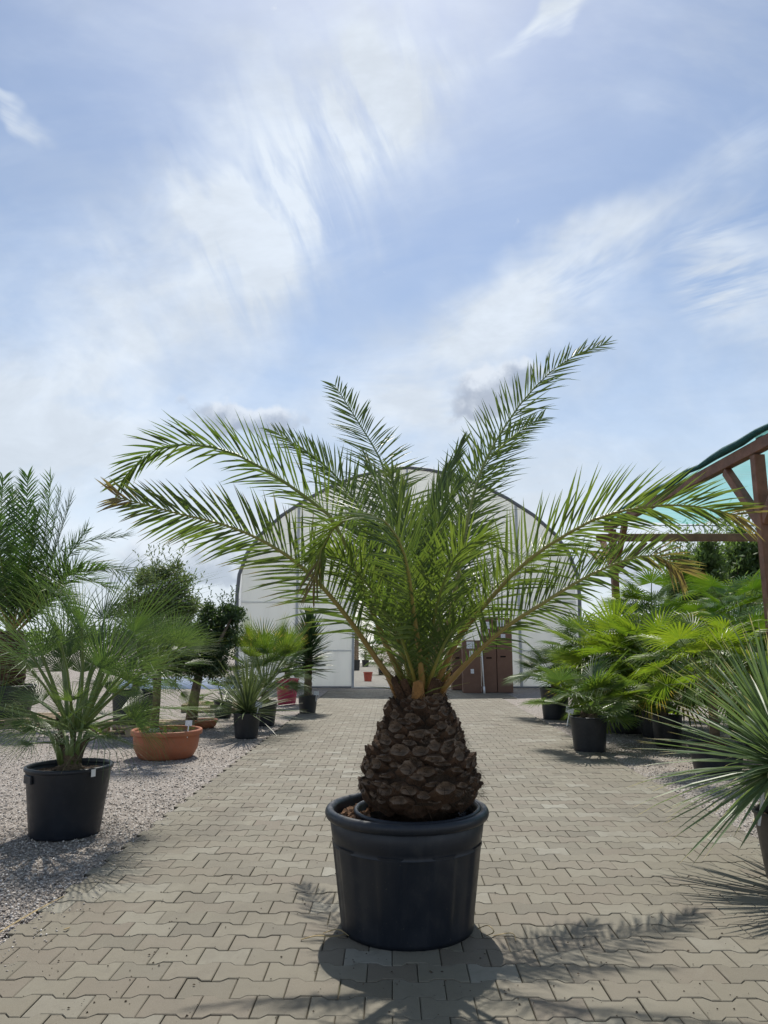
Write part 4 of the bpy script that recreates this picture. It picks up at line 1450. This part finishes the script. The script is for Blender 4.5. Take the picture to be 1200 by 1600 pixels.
gp = gnd(205, 1150); zp = pallet(gp.x, gp.y + .45, R(-4), 'weathered wooden pallet under the olive tree pot', 1.25, .9)
gp2 = gnd(15, 1137); zp2 = pallet(gp2.x - .05, gp2.y + .5, R(2), 'weathered wooden pallet under the tall feather palm pot', 1.6, 1.0)
gp3 = gnd(330, 1112); pallet(gp3.x, gp3.y + .4, R(5), 'empty weathered pallet behind the leaning olive trunk', 1.2, .8)

# big black pot + round olive / laurel
f8 = Vector((gp.x + .02, gp.y + .40, zp))
c8 = at_y(209, 1078, f8.y); R8 = 66 / 2 * pxm(c8)
p8, s8 = make_pot('plant_pot', 'big black pot standing on a pallet behind the terracotta bowl', (Vector((c8.x, f8.y, zp)), R8, c8.z - zp), 'black_plastic', .86, .03, .012, .05)


def leafy(mb, centre, rad, n, L, w, q, squash=1.0, shell=.55, updir=.2):
    """leaf-sized rhombs through a clump"""
    for _ in range(n):
        while True:
            d = Vector((q.uniform(-1, 1), q.uniform(-1, 1), q.uniform(-1, 1)))
            if 0.01 < d.length < 1: break
        d.normalize()
        rr = rad * (shell + (1 - shell) * q.random()) ** 1 * q.uniform(.55, 1.08)
        p = Vector(centre) + Vector((d.x * rr, d.y * rr, d.z * rr * squash))
        e = (d * .6 + Vector((q.uniform(-1, 1), q.uniform(-1, 1), q.uniform(-1, 1) + updir))).normalized()
        s = e.orthogonal(); s.rotate(Matrix.Rotation(q.uniform(0, 6.28), 3, e)); s.normalize()
        l = L * q.uniform(.6, 1.3); ww = w * q.uniform(.7, 1.2)
        a = mb.vert(p); b = mb.vert(p + e * l * .5 + s * ww); c_ = mb.vert(p + e * l); d_ = mb.vert(p + e * l * .5 - s * ww)
        mb.face((a, b, c_, d_))


def limb_tree(o, base, top_pts, r0, mat='bark', bend=.1, q=rnd, fork=.55):
    mb = MB()
    b = Vector(base)
    avg = sum((Vector(p) for p in top_pts), Vector()) / len(top_pts)
    f = b.lerp(avg, fork) + Vector((q.uniform(-bend, bend), q.uniform(-bend, bend), 0))
    tube(mb, [b + Vector((0, 0, -.03)), b.lerp(f, .5) + Vector((q.uniform(-bend, bend) * .6, 0, 0)), f], [r0 * 1.15, r0 * .9, r0 * .75], 10)
    for p in top_pts:
        p = Vector(p); m_ = f.lerp(p, .5) + Vector((q.uniform(-bend, bend), q.uniform(-bend, bend), q.uniform(0, bend)))
        tube(mb, [f, m_, p], [r0 * .55, r0 * .35, r0 * .12], 7)
    return link('trunk', mb.mesh('trunk', [M[mat]], True), o)


def bushy_tree(name, label, base, clumps, r0, mat, nleaf, L, w, seed, fork=.5, cat='tree', shoots=0, group=None):
    """clumps: (x,y,z,rad) world"""
    q = random.Random(seed)
    base = Vector(base)
    o = thing(name, label, cat, base, group)
    loc_ = [(Vector(c[:3]) - base, c[3]) for c in clumps]
    limb_tree(o, (0, 0, 0), [c for c, _ in loc_], r0, q=q, bend=r0 * 1.2, fork=fork)
    mb = MB()
    tot = sum(r_ ** 2 for _, r_ in loc_)
    for c, r_ in loc_:
        k = int(nleaf * r_ ** 2 / tot)
        # sub-clumps give an uneven outline
        for _ in range(14):
            d = Vector((q.gauss(0, 1), q.gauss(0, 1), q.gauss(0, 1))).normalized()
            leafy(mb, c + d * r_ * q.uniform(.3, .85), r_ * q.uniform(.35, .6), k // 14, L, w, q, 1.0, .15)
    for _ in range(shoots):
        c, r_ = q.choice(loc_)
        d = Vector((q.gauss(0, .5), q.gauss(0, .5), 1)).normalized()
        p = c + d * r_ * .9
        for j in range(9):
            pp = p + d * j * L * .6
            e = (d * .5 + Vector((q.uniform(-1, 1), q.uniform(-1, 1), q.uniform(-.2, 1)))).normalized(); s = e.orthogonal().normalized()
            a = mb.vert(pp); b = mb.vert(pp + e * L * .5 + s * w); c2 = mb.vert(pp + e * L); d2 = mb.vert(pp + e * L * .5 - s * w)
            mb.face((a, b, c2, d2))
    link('crown', mb.mesh('crown', [M[mat]]), o)
    return o


Yo = f8.y + .1
cl = []
for px, py, r_, dy in ((252, 1028, 34, 0), (285, 1010, 30, .1), (222, 1000, 32, .1), (262, 960, 36, .1), (240, 920, 32, .1), (283, 950, 26, .1), (268, 905, 24, .1), (215, 955, 26, .2)):
    p = at_y(px, py, Yo + dy); cl.append((p.x, p.y, p.z, 1.3 * r_ * pxm(p)))
bushy_tree('olive_tree', 'bushy olive tree with a rounded dense crown in the big pot on the pallet', s8, cl, .05, 'olive_leaf', 30000, .065, .010, 3, .35, 'olive tree', 60)
# leaning trunk olive in a saucer
sp10 = pot_spec(318, 1139, 44, 1124, .8)
p10, s10 = make_pot('terracotta_bowl', 'low terracotta coloured dish behind the wide bowl holding the leaning olive trunk', sp10, 'terracotta', .8, .03, .012, .02, bowl=True)
Yo = s10.y
cl = []
for px, py, r_, dy in ((322, 1045, 28, 0), (335, 1015, 30, 0), (318, 990, 26, .1), (345, 985, 24, .1), (352, 962, 20, .1), (330, 962, 18, .1), (312, 1020, 24, -.1), (365, 960, 14, 0)):
    p = at_y(px, py, Yo + dy); cl.append((p.x, p.y, p.z, 1.3 * r_ * pxm(p)))
bb = at_y(287, 1122, Yo + .05)
bushy_tree('olive_tree', 'dark leafy olive tree with a leaning bare trunk', (bb.x + .12, bb.y, s10.z), cl, .085, 'dark_shrub', 24000, .055, .011, 4, .55, 'olive tree', 40)

# far left: tall feather palm in big pot
c9 = at_y(12, 1070, gp2.y + .5); R9 = 42 * pxm(c9)
p9, s9 = make_pot('plant_pot', 'big black pot on a pallet under the tall feather palm', (Vector((c9.x, gp2.y + .5, zp2)), R9, c9.z - zp2), 'black_plastic', .86, .03, .012, .04)
t9 = thing('date_palm', 'tall feather palm with upright fronds and reddish brown trunk behind the young fan palm', 'palm tree', s9)
H9 = at_y(12, 985, s9.y).z - s9.z
mb = MB(); lathe(mb, [(.16, -.03), (.24, .12), (.25, H9 * .5), (.19, H9 * .85), (.1, H9)], 24, 0, lambda a, i: 1 + .06 * math.sin(9 * a + i * 3))
tk9 = link('trunk', mb.mesh('trunk', [M['stub_side']], True), t9)
q = random.Random(8)
for i in range(70):
    z = .02 + (H9 - .05) * i / 70; rr = .22 if z < H9 * .6 else .22 - (z - H9 * .6) * .25
    a = i * 2.39996
    o = link('leaf_base', q.choice(stubs), tk9)
    o.matrix_local = Matrix.Translation((rr * math.cos(a), rr * math.sin(a), z)) @ Matrix.Rotation(a, 4, 'Z') @ Matrix.Rotation(R(-20), 4, 'Y') @ Matrix.Scale(1.15, 4)
T9 = s9 + Vector((0, 0, H9))
tips9 = [((5, 748), (0, 850), -.2), ((43, 745), (40, 850), .2), ((80, 748), (68, 850), 0), ((112, 778), (82, 870), -.1), ((95, 770), (75, 860), .3), ((135, 828), (100, 880), -.2), ((195, 838), (125, 850), 0), ((200, 895), (130, 880), .1),
         ((160, 890), (100, 900), -.4), ((-40, 760), (-15, 850), .1), ((-90, 800), (-40, 860), 0), ((-110, 880), (-60, 890), -.1), ((60, 800), (45, 880), -.5), ((-10, 800), (0, 870), -.5), ((110, 930), (70, 920), -.8), ((-60, 930), (-20, 910), -.8),
         ((150, 860), (95, 860), .6), ((20, 770), (25, 860), .7), ((-70, 840), (-30, 860), .7), ((180, 920), (120, 905), .5), ((120, 960), (85, 930), .2)]
f9 = random.Random(2)
for (tx, ty), (mx_, my_), dy in tips9:
    a = T9 + Vector((f9.uniform(-.06, .06), 0, -.05))
    pts = [a, at_y((2 * mx_ + 20) / 3, (2 * my_ + 985) / 3, s9.y + dy * .3), at_y(mx_, my_, s9.y + dy * .6), at_y(tx, ty, s9.y + dy * 1.2)]
    make_frond(pts, t9, s9, (M['date_leaf_far'], M['rachis']), f9.uniform(-55, 55), 0, .52, .024, 70, .018, 20, closed=1.25, tipfloor=.5, rg=f9, droop=.12, seg=2, t0=.1, drytip=.2)

# blue-grey sheeting far left behind the pots
gb = gnd(276, 1075)
mb = MB()
for i in range(7):
    x = -1.6 + i * .55
    z1 = .34 + .05 * math.sin(i * 2.1)
    mb.vert((x, -.25, 0)); mb.vert((x, 0, z1)); mb.vert((x, .5, z1 * .9)); mb.vert((x, .8, 0))
for i in range(6):
    for k in range(3):
        mb.face((i * 4 + k, i * 4 + 4 + k, i * 4 + 5 + k, i * 4 + 1 + k))
shp = link('covered_stack', mb.mesh('covered_stack', [M['blue_grey']], True), None, (gb.x, gb.y, ZG))
tag(shp, 'low pile covered with pale blue-grey sheeting behind the olive trees', 'covered pile')
pz = gnd(282, 1076)
mb = MB(); tube(mb, [(0, 0, 0), (0, 0, .75)], [.018, .016], 8); tube(mb, [(0, 0, .75), (0, 0, .78)], [.026, .02], 8)
tag(link('stake', mb.mesh('stake', [M['dark_edge']], True), None, (pz.x, pz.y - .5, ZG)), 'thin dark metal stake beside the blue-grey covered pile', 'stake')

# ------------------------------------------------------------------ right side
def fan_plant(px, yb, w, ytop, pot_label, palm_label, sets, taper=.84, trunk=.1, potmat='black_plastic', seed=1, elow=4, nn=22, sc=(.85, 1.15), name='fan_palm'):
    sp_ = pot_spec(px, yb, w, ytop, taper)
    p_, s_ = make_pot('plant_pot', pot_label, sp_, potmat, taper, .022, .01, .03)
    t_ = thing(name, palm_label, 'palm tree', s_)
    q_ = random.Random(seed)
    # several stems, as bushy fan palms have
    for j in range(3 if trunk < .3 else 1):
        ox, oy = (q_.uniform(-.07, .07), q_.uniform(-.07, .07)) if trunk < .3 else (0, 0)
        h_ = trunk * q_.uniform(.7, 1.2)
        st_ = stem(t_, h_, .05, .045, (0, 0), 'palm_bark', seed=seed + j)
        st_.location = (ox, oy, 0)
        k = nn // (3 if trunk < .3 else 1)
        crown(t_, sets[j % len(sets)], k, elow, 85, seed * 7 + j, (ox, oy, h_), *sc, hub=.04, rollj=30)
    return p_, s_, t_, sp_


_, sR1, _, spR1 = fan_plant(866, 1125, 46, 1074, 'black pot beside the brown cartons on the right gravel', 'bushy fan palm nearest the brown cartons', [CHG, CH], seed=41, nn=34, trunk=.16, sc=(1.0, 1.35))
_, sR2, _, spR2 = fan_plant(919, 1177, 59, 1119, 'black pot with a white label standing at the right paving edge', 'neat fan palm with several stalks in the labelled pot at the paving edge', [CH, CHG], seed=42, nn=36, trunk=.1, sc=(.95, 1.25))
plant_label(886, 1109, sR2.y - spR2[1] * .4, 12, 'white tilted label in the fan palm pot at the right paving edge', .25, .14)
fan_plant(976, 1147, 56, 1097, 'black pot half hidden behind the labelled pot', 'drooping fan palm behind the labelled pot', [CH, CHY], seed=43, nn=34, trunk=.15, sc=(.9, 1.2))
fan_plant(1041, 1168, 48, 1117, 'black pot with dense low leaves under the yellow-green palms', 'compact fan palm with drooping leaves under the yellow-green palms', [CH, CHY], seed=44, nn=36, trunk=.12, sc=(.8, 1.1))
fan_plant(1118, 1212, 84, 1160, 'wide black pot hidden behind the blue-green yucca', 'tall yellow-green fan palm behind the blue-green yucca', [TRY], seed=45, nn=24, trunk=.75, sc=(.8, 1.0))

# taller palms in the mass behind (pots mostly hidden)
mass = [
    (4.1, 12.0, .95, TRA, 'dark fan palm standing at the far pergola post', .95), (3.75, 10.6, .55, CHY, 'leafy fan palm below the far pergola post', 1.45), (4.9, 10.4, 1.05, TRY, 'tall yellow-green fan palm under the shade net', 1.0),
    (5.7, 11.8, 1.25, TRA, 'tall deep green fan palm at the back of the shade net', 1.0), (4.35, 9.0, .70, TRY, 'yellow-green fan palm in the middle of the palm row', .95), (5.2, 8.9, 1.0, TRY, 'bright fan palm against the near pergola post', .95),
    (4.5, 7.6, .75, TRA, 'fan palm with glossy drooping leaves beside the near pergola post', .85), (6.6, 10.5, 1.2, TRY, 'yellow-green fan palm beyond the near pergola post', 1.0), (5.4, 7.3, .85, TRY, 'fan palm with broad leaves at the right end of the row', .85),
    (3.45, 11.6, .45, CHY, 'low yellowish fan palm in the row before the greenhouse corner', 1.5), (4.55, 12.9, 1.25, TRY, 'tall fan palm right beside the far pergola post', 1.0), (5.9, 9.4, 1.15, TRY, 'broad yellowish fan palm under the middle of the net', 1.0),
    (6.3, 13.6, 1.3, TRA, 'tall fan palm behind the back beam of the pergola', 1.05), (3.55, 13.2, .6, CHG, 'dark bushy fan palm between cartons and pergola', 1.4),
]
for k, (x, y_, h_, st_, lab, sc_) in enumerate(mass):
    Rr = .27
    pp, ss = make_pot('plant_pot', 'black pot of the ' + lab, (Vector((x, y_, ZG)), Rr, .42), 'black_plastic', .84, .022, .01, .03, n=28)
    tt = thing('fan_palm', lab, 'palm tree', ss)
    stem(tt, h_, .075, .06, (rnd.uniform(-.05, .05), 0), 'palm_bark', seed=50 + k)
    crown(tt, st_, 34 if st_ in (TRA, TRY) else 42, -30, 86, 60 + k, (0, 0, h_), sc_ * .85, sc_ * 1.15, hub=.05, rollj=30)

# near right: blue-green yucca in taupe pot
sp6r = pot_spec(1242, 1397, 122, 1268, .82)
pr6, sr6 = make_pot('plant_pot', 'taupe brown pot at the paving edge under the blue-green yucca', sp6r, 'taupe_plastic', .82, .02, .008, .04, n=64)
yu = thing('yucca', 'blue-green yucca with a ball of long stiff pointed blades in the taupe pot', 'yucca', sr6)
HY = at_y(1225, 1178, sr6.y).z - sr6.z
YX = at_y(1224, 1178, sr6.y).x - sr6.x
stem(yu, HY, .07, .08, (YX, 0), 'palm_bark', seed=77)
YB = [blade_mesh(200 + k, .80, .026, .05 + .05 * (k % 4), 'yucca', .5, .04 * (k % 3 - 1)) for k in range(8)]
rosette(yu, YB, 298, -30, 88, 78, (YX, 0, HY), .05, .10, .8, 1.08, .9)
mb = MB(); box(mb, -.007, .007, -.002, .002, -.06, .12)
ps = at_y(1187, 1262, sr6.y - .1)
tag(link('plant_label', mb.mesh('plant_label', [M['white_paper']]), None, (ps.x + .01, ps.y + .02, sr6.z + .03), (R(5), R(10), 0)), 'thin white label stick in the taupe pot', 'label', 'white plant labels stuck in the pots')

# ------------------------------------------------------------------ pergola with shade net
PXg, PYn, PYf = 4.12, 7.95, 13.4
ZB = HCAM + (PXg) * 0.525
perg = thing('pergola', 'brown timber pergola with teal shade net roof behind the fan palms', 'pergola', (PXg, PYn, ZG))
PW = .12


def perg_beam(name, a, b, w, h):
    mb = MB(); beam(mb, Vector(a) - Vector((PXg, PYn, ZG)), Vector(b) - Vector((PXg, PYn, ZG)), w, h)
    return link(name, mb.mesh(name, [M['wood_brown']]), perg)


posts = [(PXg, PYn), (PXg, PYf), (PXg + 4.2, PYn), (PXg + 4.2, PYf), (PXg, PYn - 4.6)]
for x, y_ in posts[:4]:
    perg_beam('post', (x, y_, ZG), (x, y_, ZB - .09), PW, PW)
perg_beam('beam', (PXg, 4.4, ZB), (PXg, PYf + .35, ZB), .10, .14)
perg_beam('beam', (PXg + 4.2, 4.4, ZB), (PXg + 4.2, PYf + .35, ZB), .10, .18)
perg_beam('beam', (PXg - .3, PYf, ZB - .24), (PXg + 4.5, PYf, ZB - .24), .08, .14)
perg_beam('beam', (PXg + .02, PYn, ZB + .16), (PXg + 4.4, PYn, ZB + .16), .08, .12)
for x, y_ in posts[:2]:
    for s in (-1, 1):
        perg_beam('brace', (x, y_ + s * .05, ZB - .85), (x, y_ + s * .75, ZB - .10), .09, .11)
perg_beam('brace', (PXg + .05, PYf, ZB - .85), (PXg + .6, PYf, ZB - .32), .08, .10)
perg_beam('brace', (PXg + .05, PYn, ZB - .85), (PXg + .7, PYn, ZB + .05), .08, .10)


# the net: sagging sheet over the beams
def net_z(x, y_):
    u = (x - PXg)
    return ZB + .12 + (0.0 if u < 1.7 else (u - 1.7) * .36) - .10 * math.sin(min(1, max(0, u / 4.2)) * math.pi) * (0.4 + .6 * math.sin((y_ - PYn) * .9) ** 2) - .0 * y_


mb = MB()
nx, ny = 26, 30
for j in range(ny + 1):
    y_ = 4.3 + (PYf + .1 - 4.3) * j / ny
    for i in range(nx + 1):
        x = PXg - .02 + 4.6 * i / nx
        mb.vert((x - PXg, y_ - PYn, net_z(x, y_) - ZG))
for j in range(ny):
    for i in range(nx):
        a = j * (nx + 1) + i
        mb.face((a, a + 1, a + nx + 2, a + nx + 1))
net = link('shade_net', mb.mesh('shade_net', [M['net']], True), perg)
mb = MB()      # the rolled edge of the net along the front beam
ptsn = [(-.06 + .012 * math.sin(k * 1.7), 4.35 - PYn + (PYf + .1 - 4.35) * k / 24, ZB + .13 - ZG + .015 * math.sin(k * 2.3)) for k in range(25)]
tube(mb, ptsn, [.055 + .012 * math.sin(k * 1.3) for k in range(25)], 8, 0, 0, 0, .7)
link('net_roll', mb.mesh('net_roll', [simple('net_fold', (0.02, 0.095, 0.10), .7, .3, .3, 12, .6, .01)], True), perg)
mb = MB(); tube(mb, [(-.0, PYf - PYn - 1.2, ZB - .20 - ZG), (4.2, PYf - PYn - 1.2, ZB - .22 - ZG)], [.008, .008], 6)
link('wire', mb.mesh('wire', [M['dark_edge']]), perg)

# ------------------------------------------------------------------ cartons and pole at the greenhouse door
def carton(px0, px1, yb, yt, label, dep=.5, marks=(), hole=None, rot=0.0, Yoff=0.0):
    a = gnd((px0 + px1) / 2, yb)
    Y = a.y + Yoff
    l = at_y(px0, yb, Y).x; r_ = at_y(px1, yb, Y).x
    H = at_y((px0 + px1) / 2, yt, Y).z
    w_ = r_ - l
    o = thing('cardboard_box', label, 'cardboard box', ((l + r_) / 2, Y, 0), 'tall brown cartons by the greenhouse door', (0, 0, rot))
    mb = MB(); box(mb, -w_ / 2, w_ / 2, 0, dep, 0.003, H, 0, .008)
    link('carton', mb.mesh('carton', [M['cardboard']]), o)
    mb = MB(); box(mb, -w_ / 2 + .01, w_ / 2 - .01, -.006, dep + .006, H - .002, H + .008, 0)
    link('lid_flap', mb.mesh('lid_flap', [M['cardboard']]), o)
    for mx_, my_, mw, mh in marks:
        p = at_y(mx_, my_, Y)
        mb = MB(); x_ = p.x - (l + r_) / 2; hw_, hh = mw / 2 * pxm(p), mh / 2 * pxm(p)
        box(mb, x_ - hw_, x_ + hw_, -.005, -.001, p.z - hh, p.z + hh)
        link('label', mb.mesh('label', [M['label']]), o)
    if hole:
        p = at_y(*hole, Y); x_ = p.x - (l + r_) / 2
        mb = MB(); box(mb, x_ - .07, x_ + .07, -.004, -.0008, p.z - .018, p.z + .018, 0, .0)
        link('handle_hole', mb.mesh('handle_hole', [M['handle_hole']]), o)
    return o


carton(707, 725, 1079, 1012, 'short brown carton partly behind its labelled neighbour', .45, (), (714, 1028), .03, .35)
carton(724, 752.5, 1083, 1001, 'brown carton with white labels beside the white pole', .5, ((735, 1008, 12, 11), (737, 1022, 7, 10), (738, 1049, 5, 7)), (736, 1030), -.04)
carton(756.5, 777, 1082.5, 966, 'tall brown carton with labels between white pole and last carton', .5, ((761, 977, 12, 11), (760, 989, 7, 8)), (764, 1028), 0)
carton(778, 802.5, 1082.5, 966, 'tall brown carton at the end nearest the right-hand fan palms', .5, ((783, 974, 13, 10), (786, 995, 7, 8)), (786, 1026), .03)
pa = gnd(756, 1083)
mb = MB(); tube(mb, [(0, -.12, 0), (-.045, 0.02, 1.55)], [.017, .017], 10); tube(mb, [(0.0, -.12, 0), (-.006, -.105, .17)], [.026, .026], 10)
tag(link('pole', mb.mesh('pole', [M['white_pole']], True), None, (pa.x, pa.y, 0)), 'thin white pole leaning between the brown cartons', 'pole')

# ------------------------------------------------------------------ inside the tunnel
spi = pot_spec(575, 1065, 15, 1050, .8)
make_pot('plant_pot', 'small brick red pot on the pale floor inside the greenhouse', spi, 'red_plastic', .8, .03, .012, .02, n=24)
inside = [(557, 1048, 12, 1031, 'black pot just inside the greenhouse door at the left jamb', 'shaggy trunk palm just inside the greenhouse door', 1.5, TRA, .9),
          (571, 1042, 12, 1031, 'black pot behind the brick red pot in the greenhouse', 'dark green palm behind the brick red pot', .4, CHG, 1.3),
          (596, 1055, 11, 1044, 'black pot in the middle of the greenhouse aisle', 'fan palm in the middle of the greenhouse aisle', .35, CH, 1.3),
          (703, 1062, 16, 1041, 'black pot beside the short carton in the doorway', 'leafy palm beside the short carton', .9, CHY, 1.2),
          (660, 1046, 14, 1032, 'black pot deep inside the greenhouse aisle', 'tall green palm deep inside the greenhouse', 1.2, TRA, 1.0),
          (625, 1040, 12, 1028, 'black pot at the far end of the greenhouse', 'yellow-green palm at the far end of the greenhouse', .8, TRY, 1.1)]
for k, (px, yb, w_, yt, l1, l2, th, st_, sc_) in enumerate(inside):
    spx = pot_spec(px, yb, w_, yt, .84)
    pp, ss = make_pot('plant_pot', l1, spx, 'black_plastic', .84, .03, .012, .03, n=20)
    tt = thing('fan_palm', l2, 'palm tree', ss)
    stem(tt, th, .11 if th > 1 else .07, .10 if th > 1 else .06, (0, 0), 'palm_bark' if th < 1 else 'bark', seed=90 + k)
    crown(tt, st_, 20, -15, 82, 95 + k, (0, 0, th), sc_ * .9, sc_ * 1.15)

# ------------------------------------------------------------------ far trees
def far_tree(px, py_top, py_bot, w_px, Y, label, seed, mat='tree_leaf', n=9000):
    q = random.Random(seed)
    top = at_y(px, py_top, Y); bot = at_y(px, py_bot, Y)
    k = pxm(top); W = w_px / 2 * k
    H = top.z - bot.z
    cl = []
    for i in range(9):
        s = i / 8
        z = bot.z + H * (.12 + .82 * s)
        rr = W * (.85 - .4 * s) * q.uniform(.8, 1.15)
        cl.append((top.x + q.uniform(-.4, .4) * W * (1 - s * .7), Y + q.uniform(-.4, .4) * W, z, rr))
    bushy_tree('tree', label, (top.x, Y, ZG), cl, .16, mat, n, .30, .06, seed, .45, 'tree', 60, 'trees beyond the nursery')


far_tree(1100, 852, 965, 75, 34, 'narrow dark tree beyond the pergola', 1)
far_tree(1146, 838, 960, 95, 36, 'taller pointed tree beyond the pergola', 2)
far_tree(1200, 846, 960, 110, 35, 'broad feathery tree at the near pergola post', 3)
far_tree(1062, 880, 970, 70, 33, 'low bushy tree left of the others beyond the pergola', 5)
far_tree(1270, 840, 960, 90, 36, 'broad tree to the right of the pergola post', 4)
# distant wood on the horizon
mb = MB()
q = random.Random(12)
for i in range(150):
    x = -190 + i * 2.6 + q.uniform(-1, 1)
    h_ = q.uniform(3.0, 5.0)
    leafy(mb, (x, 130 + q.uniform(-6, 6), h_ * .5), h_ * .7, 420, .6, .2, q, .8, .1)
wdl = link('tree_line', mb.mesh('tree_line', [M['tree_leaf']])); wdl['kind'] = 'stuff'
wdl['label'] = 'distant line of green trees along the horizon'; wdl['category'] = 'tree line'

# ------------------------------------------------------------------ small things on the ground
def strand(pts_px, label, w_=.006, mat='dry_leaf'):
    pts = [gnd(px, py, .006 + dz) for px, py, dz in pts_px]
    c, L = catmull(pts, 14)
    o = c[0].copy()
    mb = MB()
    tube(mb, [p - o for p in c], [w_ * (1 - .8 * abs(i / 13 - .4)) for i in range(14)], 5, 0, 0, 0, .5)
    tag(link('dry_strand', mb.mesh('dry_strand', [M[mat]]), None, o), label, 'dry leaf', 'dry leaf strands on the paving')


strand([(470, 1468, 0), (495, 1462, .012), (520, 1463, .01), (542, 1459, 0)], 'long dry leaf strand lying left of the large pot foot')
strand([(505, 1458, 0), (528, 1452, .02), (545, 1462, .006)], 'short curled dry strand touching the large pot foot', .005)
strand([(745, 1452, 0), (762, 1446, .03), (772, 1456, .03), (760, 1462, .0)], 'curled dry strand right of the large pot foot', .004)
strand([(770, 1462, 0), (800, 1458, .01), (806, 1470, 0)], 'thin dry strand lying right of the large pot', .004)
strand([(-6, 1460, 0), (30, 1438, .004), (65, 1418, .004), (100, 1400, 0)], 'long pale grass blade along the left paving edge', .006)
strand([(100, 1452, 0), (104, 1451, .004), (109, 1449, 0)], 'tiny pale leaf scrap on the left paving', .006)
mb = MB()
q = random.Random(40)
for _ in range(420):
    px, py = q.uniform(20, 1190), 1110 + 480 * q.random() ** .8
    p = gnd(px, py, .003)
    if not (XL < p.x < xr(p.y)) or (p - MP).length < .33: continue
    s = q.uniform(.002, .006)
    ids = [mb.vert(p + Vector((x * s * q.uniform(.6, 1.3), y_ * s * q.uniform(.6, 1.3), z_ * s * .7))) for x, y_, z_ in ((1, 0, 0), (-1, 0, 0), (0, 1, 0), (0, -1, 0), (0, 0, 1), (0, 0, -.5))]
    for f in ((0, 2, 4), (2, 1, 4), (1, 3, 4), (3, 0, 4), (2, 0, 5), (1, 2, 5), (3, 1, 5), (0, 3, 5)):
        mb.face([ids[i] for i in f])
db = link('crumbs', mb.mesh('crumbs', [simple('soil_crumb', (.06, .045, .03), .9, .2, .6, 40)])); db['kind'] = 'stuff'
db['label'] = 'scattered dark soil crumbs on the paving'; db['category'] = 'debris'
print('objects', len(bpy.data.objects))
